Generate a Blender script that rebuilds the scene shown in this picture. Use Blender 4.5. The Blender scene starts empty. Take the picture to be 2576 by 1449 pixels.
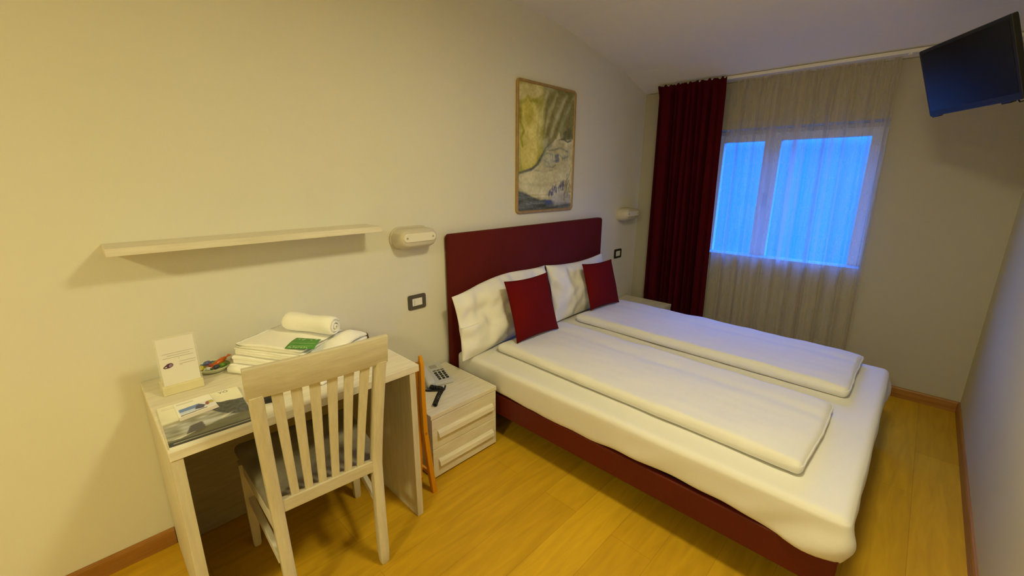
import bpy, bmesh, math, random
import numpy as np
from mathutils import Vector, Matrix, noise
random.seed(7)
SC = bpy.context.scene
COL = SC.collection
PI = math.pi

# ------------------------------------------------------------------ colour
def lin(c):
    out = []
    for v in c:
        v = v / 255.0
        out.append(v / 12.92 if v <= 0.04045 else ((v + 0.055) / 1.055) ** 2.4)
    return out
TINT = (1.0, 0.80, 0.37)
def alb(c, level=0.8):
    """surface colour that would look like sRGB c under the warm room light"""
    l = lin(c)
    return [min(0.92, max(0.002, l[i] / (level * TINT[i]))) for i in range(3)]

# ------------------------------------------------------------------ materials
def new_mat(name):
    m = bpy.data.materials.new(name); m.use_nodes = True
    return m, m.node_tree.nodes, m.node_tree.links, m.node_tree.nodes['Principled BSDF']
def mat(name, col, rough=0.6, spec=0.3, var=0.0, scale=8.0, bump=0.0, bscale=60.0, metal=0.0, sheen=0.0, coat=0.0):
    m, n, l, b = new_mat(name)
    b.inputs['Base Color'].default_value = (*col, 1); b.inputs['Roughness'].default_value = rough
    b.inputs['Specular IOR Level'].default_value = spec; b.inputs['Metallic'].default_value = metal
    b.inputs['Sheen Weight'].default_value = sheen; b.inputs['Coat Weight'].default_value = coat
    tc = n.new('ShaderNodeTexCoord')
    if var > 0:
        nz = n.new('ShaderNodeTexNoise'); nz.inputs['Scale'].default_value = scale; nz.inputs['Detail'].default_value = 4
        l.new(tc.outputs['Object'], nz.inputs['Vector'])
        rp = n.new('ShaderNodeValToRGB')
        rp.color_ramp.elements[0].position = 0.3; rp.color_ramp.elements[1].position = 0.7
        rp.color_ramp.elements[0].color = (*[c * (1 - var) for c in col], 1)
        rp.color_ramp.elements[1].color = (*[min(1, c * (1 + var)) for c in col], 1)
        l.new(nz.outputs['Fac'], rp.inputs['Fac']); l.new(rp.outputs['Color'], b.inputs['Base Color'])
    if bump > 0:
        nb = n.new('ShaderNodeTexNoise'); nb.inputs['Scale'].default_value = bscale; nb.inputs['Detail'].default_value = 3
        l.new(tc.outputs['Object'], nb.inputs['Vector'])
        bp = n.new('ShaderNodeBump'); bp.inputs['Strength'].default_value = bump; bp.inputs['Distance'].default_value = 0.004
        l.new(nb.outputs['Fac'], bp.inputs['Height']); l.new(bp.outputs['Normal'], b.inputs['Normal'])
    return m
def wood(name, c1, c2, axis='X', rough=0.45, freq=14.0, stretch=0.08, spec=0.35):
    """grain running along one object axis"""
    m, n, l, b = new_mat(name)
    tc = n.new('ShaderNodeTexCoord'); mp = n.new('ShaderNodeMapping')
    s = [1, 1, 1]; s['XYZ'.index(axis)] = stretch
    mp.inputs['Scale'].default_value = s
    l.new(tc.outputs['Object'], mp.inputs['Vector'])
    nz = n.new('ShaderNodeTexNoise'); nz.inputs['Scale'].default_value = freq * 4; nz.inputs['Detail'].default_value = 6; nz.inputs['Roughness'].default_value = 0.65
    l.new(mp.outputs['Vector'], nz.inputs['Vector'])
    rp = n.new('ShaderNodeValToRGB'); rp.color_ramp.elements[0].position = 0.32; rp.color_ramp.elements[1].position = 0.68
    rp.color_ramp.elements[0].color = (*c1, 1); rp.color_ramp.elements[1].color = (*c2, 1)
    l.new(nz.outputs['Fac'], rp.inputs['Fac']); l.new(rp.outputs['Color'], b.inputs['Base Color'])
    b.inputs['Roughness'].default_value = rough; b.inputs['Specular IOR Level'].default_value = spec
    return m
def floor_mat():
    m, n, l, b = new_mat('floor_laminate')
    tc = n.new('ShaderNodeTexCoord')
    br = n.new('ShaderNodeTexBrick')
    br.offset = 0.37; br.inputs['Scale'].default_value = 1.0
    br.inputs['Brick Width'].default_value = 1.28; br.inputs['Row Height'].default_value = 0.19
    br.inputs['Mortar Size'].default_value = 0.0012; br.inputs['Mortar Smooth'].default_value = 0.3
    br.inputs['Color1'].default_value = (0.62, 0.37, 0.016, 1); br.inputs['Color2'].default_value = (0.53, 0.305, 0.013, 1)
    br.inputs['Mortar'].default_value = (0.40, 0.22, 0.012, 1); br.inputs['Bias'].default_value = 0.1
    l.new(tc.outputs['Object'], br.inputs['Vector'])
    mp = n.new('ShaderNodeMapping'); mp.inputs['Scale'].default_value = (1.2, 9, 1)
    l.new(tc.outputs['Object'], mp.inputs['Vector'])
    nz = n.new('ShaderNodeTexNoise'); nz.inputs['Scale'].default_value = 3.0; nz.inputs['Detail'].default_value = 7; nz.inputs['Distortion'].default_value = 0.6
    l.new(mp.outputs['Vector'], nz.inputs['Vector'])
    rp = n.new('ShaderNodeValToRGB'); rp.color_ramp.elements[0].position = 0.3; rp.color_ramp.elements[1].position = 0.72
    rp.color_ramp.elements[0].color = (0.86, 0.84, 0.82, 1); rp.color_ramp.elements[1].color = (1.1, 1.1, 1.1, 1)
    l.new(nz.outputs['Fac'], rp.inputs['Fac'])
    mx = n.new('ShaderNodeMix'); mx.data_type = 'RGBA'; mx.blend_type = 'MULTIPLY'; mx.inputs[0].default_value = 1
    l.new(br.outputs['Color'], mx.inputs[6]); l.new(rp.outputs['Color'], mx.inputs[7])
    l.new(mx.outputs[2], b.inputs['Base Color'])
    b.inputs['Roughness'].default_value = 0.42; b.inputs['Specular IOR Level'].default_value = 0.3
    return m
def attr_mat(name, rough=0.5, spec=0.3):
    m, n, l, b = new_mat(name)
    a = n.new('ShaderNodeAttribute'); a.attribute_name = 'Col'
    l.new(a.outputs['Color'], b.inputs['Base Color'])
    b.inputs['Roughness'].default_value = rough; b.inputs['Specular IOR Level'].default_value = spec
    return m
def sheer_mat():
    m = bpy.data.materials.new('sheer_voile'); m.use_nodes = True
    n, l = m.node_tree.nodes, m.node_tree.links; n.clear()
    out = n.new('ShaderNodeOutputMaterial')
    uv = n.new('ShaderNodeUVMap'); uv.uv_map = 'UVMap'
    # dense weave with darker checks
    mp = n.new('ShaderNodeMapping'); mp.inputs['Scale'].default_value = (1, 1, 1)
    l.new(uv.outputs['UV'], mp.inputs['Vector'])
    ck = n.new('ShaderNodeTexBrick'); ck.inputs['Scale'].default_value = 1.0; ck.offset = 0.5
    ck.inputs['Brick Width'].default_value = 0.034; ck.inputs['Row Height'].default_value = 0.11
    ck.inputs['Mortar Size'].default_value = 0.007; ck.inputs['Mortar Smooth'].default_value = 0.6
    ck.inputs['Color1'].default_value = (0.0, 0.0, 0.0, 1); ck.inputs['Color2'].default_value = (0.10, 0.10, 0.10, 1); ck.inputs['Mortar'].default_value = (0.05, 0.05, 0.05, 1)
    l.new(mp.outputs['Vector'], ck.inputs['Vector'])
    mp2 = n.new('ShaderNodeMapping'); mp2.inputs['Scale'].default_value = (70, 3, 1)
    l.new(uv.outputs['UV'], mp2.inputs['Vector'])
    nz = n.new('ShaderNodeTexNoise'); nz.inputs['Scale'].default_value = 1.0; nz.inputs['Detail'].default_value = 2
    l.new(mp2.outputs['Vector'], nz.inputs['Vector'])
    ad = n.new('ShaderNodeMath'); ad.operation = 'MULTIPLY_ADD'
    l.new(nz.outputs['Fac'], ad.inputs[0]); ad.inputs[1].default_value = 0.16; ad.inputs[2].default_value = 0.24
    ad2 = n.new('ShaderNodeMath'); ad2.operation = 'ADD'; ad2.use_clamp = True
    l.new(ad.outputs[0], ad2.inputs[0]); l.new(ck.outputs['Color'], ad2.inputs[1])
    mp3 = n.new('ShaderNodeMapping'); mp3.inputs['Scale'].default_value = (11, .12, 1)
    l.new(uv.outputs['UV'], mp3.inputs['Vector'])
    n3 = n.new('ShaderNodeTexNoise'); n3.inputs['Scale'].default_value = 1.0; n3.inputs['Detail'].default_value = 1.5; n3.inputs['Roughness'].default_value = .6
    l.new(mp3.outputs['Vector'], n3.inputs['Vector'])
    r3 = n.new('ShaderNodeValToRGB'); r3.color_ramp.elements[0].position = .50; r3.color_ramp.elements[1].position = .66
    r3.color_ramp.elements[0].color = (0, 0, 0, 1); r3.color_ramp.elements[1].color = (.42, .42, .42, 1)
    l.new(n3.outputs['Fac'], r3.inputs['Fac'])
    ad3 = n.new('ShaderNodeMath'); ad3.operation = 'ADD'; ad3.use_clamp = True
    l.new(ad2.outputs[0], ad3.inputs[0]); l.new(r3.outputs['Color'], ad3.inputs[1])
    df = n.new('ShaderNodeBsdfDiffuse'); df.inputs['Color'].default_value = (0.62, 0.54, 0.40, 1)
    tl = n.new('ShaderNodeBsdfTranslucent'); tl.inputs['Color'].default_value = (0.66, 0.63, 0.60, 1)
    tr = n.new('ShaderNodeBsdfTransparent')
    m1 = n.new('ShaderNodeMixShader'); m1.inputs[0].default_value = 0.38
    l.new(df.outputs[0], m1.inputs[1]); l.new(tl.outputs[0], m1.inputs[2])
    m2 = n.new('ShaderNodeMixShader')
    l.new(ad3.outputs[0], m2.inputs[0]); l.new(tr.outputs[0], m2.inputs[1]); l.new(m1.outputs[0], m2.inputs[2])
    l.new(m2.outputs[0], out.inputs['Surface'])
    return m
def glass_mat(name, col=(1, 1, 1), alpha=0.1, rough=0.02):
    m = bpy.data.materials.new(name); m.use_nodes = True
    n, l = m.node_tree.nodes, m.node_tree.links; n.clear()
    out = n.new('ShaderNodeOutputMaterial')
    tr = n.new('ShaderNodeBsdfTransparent'); tr.inputs['Color'].default_value = (*col, 1)
    gl = n.new('ShaderNodeBsdfGlossy'); gl.inputs['Roughness'].default_value = rough
    mx = n.new('ShaderNodeMixShader'); mx.inputs[0].default_value = alpha
    l.new(tr.outputs[0], mx.inputs[1]); l.new(gl.outputs[0], mx.inputs[2]); l.new(mx.outputs[0], out.inputs['Surface'])
    return m
def milky_mat(name, col, alpha):
    m, n, l, b = new_mat(name)
    b.inputs['Base Color'].default_value = (*col, 1); b.inputs['Alpha'].default_value = alpha; b.inputs['Roughness'].default_value = 0.15
    return m

M = {}
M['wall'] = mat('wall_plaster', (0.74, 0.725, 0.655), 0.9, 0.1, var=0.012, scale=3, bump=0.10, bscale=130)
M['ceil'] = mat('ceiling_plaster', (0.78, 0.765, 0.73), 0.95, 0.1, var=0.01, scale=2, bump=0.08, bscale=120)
M['wall_dim'] = mat('wall_plaster_dim', (0.455, 0.43, 0.355), 0.9, 0.1, var=0.012, scale=3, bump=0.10, bscale=130)  # plaster darkened to stand in for the weaker light on the window wall
M['wall_low_bounce'] = mat('wall_plaster_low_bounce', (0.60, 0.56, 0.36), 0.9, 0.1, var=0.012, scale=3, bump=0.10, bscale=130)  # plaster darkened and yellowed in colour to cut light bounce and window blue
M['floor'] = floor_mat()
M['skirt'] = wood('skirting_wood', (0.27, 0.115, 0.02), (0.40, 0.185, 0.04), 'X', 0.4, 10)
M['skirt_y'] = wood('skirting_wood_cross', (0.27, 0.115, 0.02), (0.40, 0.185, 0.04), 'Y', 0.4, 10)
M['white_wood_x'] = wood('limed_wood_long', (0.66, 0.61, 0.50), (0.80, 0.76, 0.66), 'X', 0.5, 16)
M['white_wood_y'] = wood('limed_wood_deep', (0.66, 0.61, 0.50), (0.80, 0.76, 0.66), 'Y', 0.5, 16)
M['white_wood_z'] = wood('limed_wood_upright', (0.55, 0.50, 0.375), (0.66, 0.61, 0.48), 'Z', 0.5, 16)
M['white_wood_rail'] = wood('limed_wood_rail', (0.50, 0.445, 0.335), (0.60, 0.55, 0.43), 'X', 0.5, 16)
M['panel_shaded'] = wood('limed_wood_shaded', (0.36, 0.31, 0.20), (0.44, 0.39, 0.27), 'X', 0.6, 16)  # limed wood with the shade under the desk put into its colour
M['orange_wood'] = wood('orange_beech', (0.60, 0.25, 0.008), (0.72, 0.32, 0.012), 'Z', 0.35, 10)
M['red_leather'] = mat('wine_leatherette', (0.105, 0.012, 0.009), 0.6, 0.08, var=0.08, scale=3, bump=0.15, bscale=300)
M['red_base'] = mat('wine_leatherette_base', (0.10, 0.010, 0.004), 0.5, 0.3, var=0.08, scale=3, bump=0.15, bscale=300)
M['red_cushion'] = mat('red_cushion_cloth', (0.120, 0.0040, 0.0045), 0.9, 0.1, var=0.1, scale=6, bump=0.25, bscale=700)
M['red_curtain'] = mat('wine_velvet', (0.060, 0.0028, 0.008), 0.95, 0.05, var=0.12, scale=10, bump=0.15, bscale=300)
M['linen'] = mat('white_linen', (0.75, 0.74, 0.73), 0.9, 0.1, var=0.012, scale=5, bump=0.12, bscale=500)
M['pillowcase'] = mat('white_pillowcase', (0.83, 0.82, 0.80), 0.9, 0.1, var=0.012, scale=5, bump=0.12, bscale=500)
M['towel'] = mat('white_terry', (0.94, 0.935, 0.92), 1.0, 0.05, var=0.01, scale=40, bump=0.3, bscale=700)
M['seat'] = mat('seat_cloth', (0.27, 0.245, 0.19), 0.55, 0.35, var=0.28, scale=9, bump=0.15, bscale=400)
M['plastic_cream'] = mat('lamp_cream', (0.60, 0.555, 0.45), 0.45, 0.4, var=0.02)
M['plastic_light'] = mat('lamp_strip', (0.80, 0.77, 0.68), 0.4, 0.4, var=0.01)
M['plastic_white'] = mat('white_plastic', (0.80, 0.79, 0.75), 0.4, 0.4, var=0.01)
M['frame_dark'] = mat('dark_bezel', (0.085, 0.075, 0.06), 0.5, 0.4, var=0.08)
M['frame_black'] = mat('black_bezel', (0.02, 0.018, 0.015), 0.5, 0.4, var=0.08)
M['black'] = mat('black_plastic', (0.012, 0.012, 0.013), 0.45, 0.4, var=0.1)
M['dark_mark'] = mat('dark_print', (0.10, 0.085, 0.06), 0.6, 0.2, var=0.05)
M['grey_mark'] = mat('grey_print', (0.42, 0.39, 0.34), 0.7, 0.2, var=0.05)
M['phone'] = mat('phone_grey', (0.52, 0.53, 0.54), 0.4, 0.4, var=0.01)
M['phone_dark'] = mat('phone_grey_dark', (0.33, 0.33, 0.33), 0.4, 0.4, var=0.02)
M['screen'] = mat('tv_screen', (0.006, 0.008, 0.011), 0.22, 0.5, var=0.05)
M['tv_case'] = mat('tv_case', (0.010, 0.010, 0.012), 0.4, 0.4, var=0.1)
M['metal'] = mat('steel', (0.42, 0.41, 0.39), 0.35, 0.5, metal=0.8, var=0.03)
M['brass'] = mat('screw_brass', (0.55, 0.36, 0.10), 0.35, 0.5, metal=0.8, var=0.03)
M['rail'] = mat('rail_white', (0.80, 0.79, 0.76), 0.5, 0.3, var=0.01)
M['pvc'] = mat('window_frame_white', (0.78, 0.78, 0.78), 0.4, 0.4, var=0.01)
M['sheer'] = sheer_mat()
M['glass'] = glass_mat('window_glass', (0.95, 0.97, 1.0), 0.05)
M['acrylic'] = milky_mat('clear_acrylic', (0.90, 0.88, 0.80), 0.22)
M['acrylic_base'] = mat('acrylic_block', (0.72, 0.66, 0.44), 0.2, 0.5, var=0.06, scale=12)
M['paper'] = mat('white_card', (0.80, 0.78, 0.76), 0.6, 0.2, var=0.01)
M['paint'] = attr_mat('painted_canvas', 0.8, 0.1)
M['print'] = attr_mat('printed_paper', 0.35, 0.35)
M['gilt'] = mat('picture_frame', (0.36, 0.235, 0.09), 0.45, 0.4, var=0.15, scale=30)
M['china'] = mat('glazed_plate', (0.66, 0.70, 0.52), 0.25, 0.5, var=0.02)
M['china_green'] = mat('plate_green', (0.25, 0.36, 0.05), 0.3, 0.5, var=0.15, scale=20)
M['brown'] = mat('dark_brown', (0.09, 0.05, 0.025), 0.5, 0.3, var=0.1)
M['green_card'] = mat('green_card', (0.085, 0.30, 0.055), 0.5, 0.3, var=0.12, scale=10)
M['pale_print'] = mat('pale_green_print', (0.62, 0.80, 0.48), 0.6, 0.2, var=0.03)
M['purple'] = mat('purple_print', (0.10, 0.05, 0.10), 0.6, 0.2, var=0.1)
M['lilac'] = mat('lilac_print', (0.36, 0.26, 0.38), 0.6, 0.2, var=0.1)

# ------------------------------------------------------------------ object helpers
def wloc(p):
    v = Vector((0, 0, 0))
    while p is not None:
        v += p.location; p = p.parent
    return v
def thing(name, label, cat, loc=(0, 0, 0), group=None):
    o = bpy.data.objects.new(name, None); COL.objects.link(o); o.location = loc
    o.empty_display_size = 0.05
    o['label'] = label; o['category'] = cat
    if group: o['group'] = group
    return o
def tag(o, label, cat, group=None):
    o['label'] = label; o['category'] = cat
    if group: o['group'] = group
    return o
def obj(name, bm, m, parent=None, smooth=False, loc=None, angle=None):
    """bm is in world coordinates; the object keeps its parent's location as origin"""
    off = wloc(parent) if parent is not None else Vector(loc if loc is not None else (0, 0, 0))
    bmesh.ops.translate(bm, verts=bm.verts, vec=-off)
    me = bpy.data.meshes.new(name); bm.to_mesh(me); bm.free()
    me.materials.append(m)
    if smooth:
        for p in me.polygons: p.use_smooth = True
        if angle is not None:
            try: me.set_sharp_from_angle(angle=angle)
            except Exception: pass
    o = bpy.data.objects.new(name, me); COL.objects.link(o)
    if parent is not None: o.parent = parent
    else: o.location = off
    return o
def struct(name, bm, m, parent=None, smooth=False, loc=(0, 0, 0)):
    o = obj(name, bm, m, parent, smooth, loc)
    if parent is None: o['kind'] = 'structure'
    return o
def dup(root, loc, label):
    r = root.copy(); COL.objects.link(r); r.location = loc; r['label'] = label
    for ch in list(root.children):
        c = ch.copy(); COL.objects.link(c); c.parent = r
        for g in list(ch.children):
            d = g.copy(); COL.objects.link(d); d.parent = c
    return r

# ------------------------------------------------------------------ shape helpers
def BM(): return bmesh.new()
def box(bm, lo, hi, bevel=0.0, seg=2, mtx=None):
    r = bmesh.ops.create_cube(bm, size=1.0)
    vs = r['verts']
    c = [(lo[i] + hi[i]) / 2 for i in range(3)]; s = [abs(hi[i] - lo[i]) for i in range(3)]
    for v in vs: v.co = Vector((c[0] + v.co.x * s[0], c[1] + v.co.y * s[1], c[2] + v.co.z * s[2]))
    if bevel > 0:
        es = list({e for v in vs for e in v.link_edges})
        rb = bmesh.ops.bevel(bm, geom=es, offset=bevel, segments=seg, affect='EDGES', profile=0.5)
        vs = list({v for f in rb['faces'] for v in f.verts} | {v for v in vs if v.is_valid})
    if mtx is not None:
        bmesh.ops.transform(bm, matrix=mtx, verts=[v for v in vs if v.is_valid])
    return vs
def hexa(bm, bot, top):
    """solid between two quads (same winding)"""
    a = [bm.verts.new(p) for p in bot]; b = [bm.verts.new(p) for p in top]
    bm.faces.new(a[::-1]); bm.faces.new(b)
    for i in range(4):
        j = (i + 1) % 4; bm.faces.new((a[i], a[j], b[j], b[i]))
    bmesh.ops.recalc_face_normals(bm, faces=bm.faces)
def loft(bm, rings, caps=True, closed=True):
    vr = [[bm.verts.new(p) for p in r] for r in rings]
    n = len(vr[0])
    for i in range(len(vr) - 1):
        for j in range(n if closed else n - 1):
            k = (j + 1) % n
            bm.faces.new((vr[i][j], vr[i][k], vr[i + 1][k], vr[i + 1][j]))
    if caps and closed:
        bm.faces.new(vr[0][::-1]); bm.faces.new(vr[-1])
    bmesh.ops.recalc_face_normals(bm, faces=bm.faces)
    return vr
def rrect(w, h, r, n=5):
    pts = []
    for cx, cy, a0 in ((w / 2 - r, h / 2 - r, 0), (-w / 2 + r, h / 2 - r, PI / 2), (-w / 2 + r, -h / 2 + r, PI), (w / 2 - r, -h / 2 + r, 1.5 * PI)):
        for i in range(n + 1):
            a = a0 + i / n * PI / 2
            pts.append((cx + r * math.cos(a), cy + r * math.sin(a)))
    return pts
def tube(bm, pts, r, n=8, rs=None):
    pts = [Vector(p) for p in pts]; rings = []
    prev = None
    for i, p in enumerate(pts):
        t = (pts[min(i + 1, len(pts) - 1)] - pts[max(i - 1, 0)]).normalized()
        if prev is None:
            u = t.cross(Vector((0, 0, 1)))
            if u.length < 1e-3: u = t.cross(Vector((1, 0, 0)))
        else: u = prev - t * prev.dot(t)
        u.normalize(); prev = u; w = t.cross(u)
        rr = rs[i] if rs else r
        rings.append([p + (u * math.cos(a) + w * math.sin(a)) * rr for a in [2 * PI * k / n for k in range(n)]])
    loft(bm, rings)
def cyl(bm, c, axis, r, h, n=20):
    a = Vector(axis).normalized(); c = Vector(c)
    tube(bm, [c - a * h / 2, c + a * h / 2], r, n)
def sweep_rect(bm, pts, wu, wv, du, bev=0.003):
    """rectangular bar through pts; du: direction of the width wu; the other side is across"""
    pts = [Vector(p) for p in pts]; rings = []
    for i, p in enumerate(pts):
        t = (pts[min(i + 1, len(pts) - 1)] - pts[max(i - 1, 0)]).normalized()
        u = Vector(du); u = (u - t * u.dot(t)).normalized(); v = t.cross(u)
        w1 = wu[i] if isinstance(wu, (list, tuple)) else wu
        w2 = wv[i] if isinstance(wv, (list, tuple)) else wv
        rings.append([p + u * x + v * y for x, y in rrect(w1, w2, bev, 2)])
    loft(bm, rings)
def grid(bm, nu, nv, f, flip=False):
    vs = [[bm.verts.new(f(i / nu, j / nv)) for j in range(nv + 1)] for i in range(nu + 1)]
    for i in range(nu):
        for j in range(nv):
            q = (vs[i][j], vs[i + 1][j], vs[i + 1][j + 1], vs[i][j + 1])
            bm.faces.new(q[::-1] if flip else q)
    return vs
def nz(p, s, seed=0.0):
    return noise.noise(Vector((p[0] * s + seed, p[1] * s + seed * 1.7, p[2] * s - seed)))
def knots(a, b, r, step):
    """sample positions dense inside the rounding radius"""
    r = min(r, (b - a) / 2 - 1e-5)
    left = [a + r * (1 - math.cos(t)) for t in [PI / 2 * k / 5 for k in range(6)]]
    right = [a + b - x for x in left[::-1]]
    n = max(1, int((b - a - 2 * r) / step))
    mid = [left[-1] + (right[0] - left[-1]) * k / n for k in range(1, n)]
    return left + mid + right
def softbox(bm, lo, hi, r, step=0.04, disp=None):
    """rounded box with evenly spread vertices; disp(p, n) -> moved point"""
    K = [knots(lo[i], hi[i], r, step) for i in range(3)]
    cache = {}
    def V(x, y, z):
        key = (round(x, 6), round(y, 6), round(z, 6))
        if key in cache: return cache[key]
        p = Vector((x, y, z)); q = Vector([min(max(p[i], lo[i] + r), hi[i] - r) for i in range(3)])
        d = p - q
        nrm = d.normalized() if d.length > 1e-9 else Vector((0, 0, 1))
        p2 = q + nrm * r if d.length > 1e-9 else p
        if disp: p2 = disp(p2, nrm)
        cache[key] = bm.verts.new(p2); return cache[key]
    for ax in range(3):
        a, b = (ax + 1) % 3, (ax + 2) % 3
        for side in (0, 1):
            w = lo[ax] if side == 0 else hi[ax]
            A, B = K[a], K[b]
            def P(i, j):
                c = [0, 0, 0]; c[ax] = w; c[a] = A[i]; c[b] = B[j]; return V(*c)
            for i in range(len(A) - 1):
                for j in range(len(B) - 1):
                    q = (P(i, j), P(i + 1, j), P(i + 1, j + 1), P(i, j + 1))
                    if len(set(q)) < 4: continue
                    try: bm.faces.new(q if side else q[::-1])
                    except ValueError: pass
    bmesh.ops.recalc_face_normals(bm, faces=bm.faces)
def rotz(a): return Matrix.Rotation(a, 4, 'Z')
def place(bm, mtx): bmesh.ops.transform(bm, matrix=mtx, verts=bm.verts)

# raster helpers for painted or printed surfaces ------------------------------------------
def inpoly(U, V, poly):
    res = np.zeros(U.shape, bool); n = len(poly); j = n - 1
    for i in range(n):
        xi, yi = poly[i]; xj, yj = poly[j]
        c = ((yi > V) != (yj > V)) & (U < (xj - xi) * (V - yi) / (yj - yi + 1e-12) + xi)
        res ^= c; j = i
    return res
def blur(a, k):
    for _ in range(k):
        p = np.pad(a, ((1, 1), (1, 1)) + ((0, 0),) * (a.ndim - 2), mode='edge')
        a = (p[:-2, 1:-1] + p[2:, 1:-1] + p[1:-1, :-2] + p[1:-1, 2:] + 2 * p[1:-1, 1:-1]) / 6
    return a
def fnoise(shape, cells, seed):
    rng = np.random.RandomState(seed); g = rng.rand(cells[0] + 2, cells[1] + 2)
    y = np.linspace(0, cells[0], shape[0]); x = np.linspace(0, cells[1], shape[1])
    yi = y.astype(int); xi = x.astype(int); fy = (y - yi)[:, None]; fx = (x - xi)[None, :]
    fy = fy * fy * (3 - 2 * fy); fx = fx * fx * (3 - 2 * fx)
    a = g[yi][:, xi]; b = g[yi][:, xi + 1]; c = g[yi + 1][:, xi]; d = g[yi + 1][:, xi + 1]
    return (a * (1 - fx) + b * fx) * (1 - fy) + (c * (1 - fx) + d * fx) * fy
class Canvas:
    """V grows upwards, U to the right; colours are photo sRGB, turned into surface colours at the end"""
    def __init__(s, nu, nv, base):
        s.U, s.V = np.meshgrid(np.linspace(0, 1, nu), np.linspace(0, 1, nv)); s.a = np.zeros((nv, nu, 3)) + np.array(base, float)
    def fill(s, mask, col, op=1.0, soft=0):
        m = mask.astype(float)
        if soft: m = blur(m, soft)
        m = (m * op)[..., None]; s.a = s.a * (1 - m) + np.array(col, float) * m
    def poly(s, pts, col, op=1.0, soft=0): s.fill(inpoly(s.U, s.V, pts), col, op, soft)
    def line(s, pts, w, col, op=1.0, soft=1, asp=1.0):
        d = np.full(s.U.shape, 9.0)
        for (x0, y0), (x1, y1) in zip(pts[:-1], pts[1:]):
            dx, dy = x1 - x0, (y1 - y0) * asp; L = dx * dx + dy * dy + 1e-12
            t = np.clip(((s.U - x0) * dx + (s.V - y0) * asp * dy) / L, 0, 1)
            d = np.minimum(d, np.hypot(s.U - x0 - t * dx, (s.V - y0) * asp - t * dy))
        s.fill(d < w / 2, col, op, soft)
    def colours(s, level, tint=TINT):
        a = np.clip(s.a, 0, 255) / 255.0
        l = np.where(a <= 0.04045, a / 12.92, ((a + 0.055) / 1.055) ** 2.4)
        return np.clip(l / (level * np.array(tint)), 0.002, 0.92)
def picture_sheet(name, canvas, level, origin, du, dv, m, parent, lift=None, tint=TINT):
    nv, nu = canvas.U.shape
    o = Vector(origin); du = Vector(du); dv = Vector(dv)
    bm = BM()
    def f(u, v):
        p = o + du * u + dv * v
        return p + lift(u, v) if lift else p
    grid(bm, nu - 1, nv - 1, f)
    c = canvas.colours(level, tint)
    ob = obj(name, bm, m, parent)
    att = ob.data.color_attributes.new('Col', 'FLOAT_COLOR', 'POINT')
    buf = np.ones((nu, nv, 4)); buf[..., :3] = np.transpose(c, (1, 0, 2))
    att.data.foreach_set('color', buf.astype(np.float32).ravel())
    return ob

# ================================================================== measures (metres)
XW, YR, XL = 3.344, -2.471, -3.4        # window wall, television wall, far wall behind the camera
# ------------------------------------------------------------------ room shell
bm = BM(); box(bm, (XL - .15, YR - .15, -.1), (XW + .35, .15, 0)); struct('floor', bm, M['floor'])
prof = [(XL - .15, 2.59), (1.70, 2.59), (1.85, 2.588), (2.0, 2.578), (2.215, 2.546), (2.48, 2.498), (2.72, 2.456), (2.95, 2.410), (3.15, 2.354), (XW, 2.296), (XW + .35, 2.20)]
bm = BM()
loft(bm, [[(x, YR - .15, z), (x, .15, z), (x, .15, 2.8), (x, YR - .15, 2.8)] for x, z in prof]); struct('ceiling', bm, M['ceil'], smooth=False)
def gable(bm, y0, y1):
    rings = [[(x, y0, 0), (x, y1, 0), (x, y1, z + .02), (x, y0, z + .02)] for x, z in prof]
    loft(bm, rings)
bm = BM(); gable(bm, 0, .15); struct('wall_back', bm, M['wall'])
bm = BM(); gable(bm, YR - .15, YR); struct('wall_right', bm, M['wall_low_bounce'])
bm = BM(); box(bm, (XL - .15, YR, 0), (XL, 0, 2.6)); struct('wall_left', bm, M['wall'])
WY0, WY1, WZ0, WZ1 = -1.80, -.60, .895, 1.93
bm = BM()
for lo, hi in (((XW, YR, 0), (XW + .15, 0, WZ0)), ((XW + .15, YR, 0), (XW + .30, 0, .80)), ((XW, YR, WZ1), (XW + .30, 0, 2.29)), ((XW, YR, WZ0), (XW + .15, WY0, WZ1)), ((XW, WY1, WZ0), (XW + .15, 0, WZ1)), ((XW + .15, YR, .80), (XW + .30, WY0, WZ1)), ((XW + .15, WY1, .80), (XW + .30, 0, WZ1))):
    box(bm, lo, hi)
struct('wall_window', bm, M['wall_dim'])
def skirting(name, p0, p1, n, m):
    p0 = Vector(p0); p1 = Vector(p1); n = Vector(n); bm = BM()
    sec = [(0, 0), (.012, 0), (.012, .066), (.008, .0745), (.004, .0775), (0, .0775)]
    loft(bm, [[p + n * a + Vector((0, 0, b)) for a, b in sec] for p in (p0, p1)])
    return struct(name, bm, m)
skirting('baseboard_back', (XL, 0, 0), (-.542, 0, 0), (0, -1, 0), M['skirt'])
skirting('baseboard_back_bed', (.316, 0, 0), (XW, 0, 0), (0, -1, 0), M['skirt'])
skirting('baseboard_window', (XW, 0, 0), (XW, YR, 0), (-1, 0, 0), M['skirt_y'])
skirting('baseboard_right', (XL, YR, 0), (XW, YR, 0), (0, 1, 0), M['skirt'])
skirting('baseboard_left', (XL, 0, 0), (XL, YR, 0), (1, 0, 0), M['skirt_y'])
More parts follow.
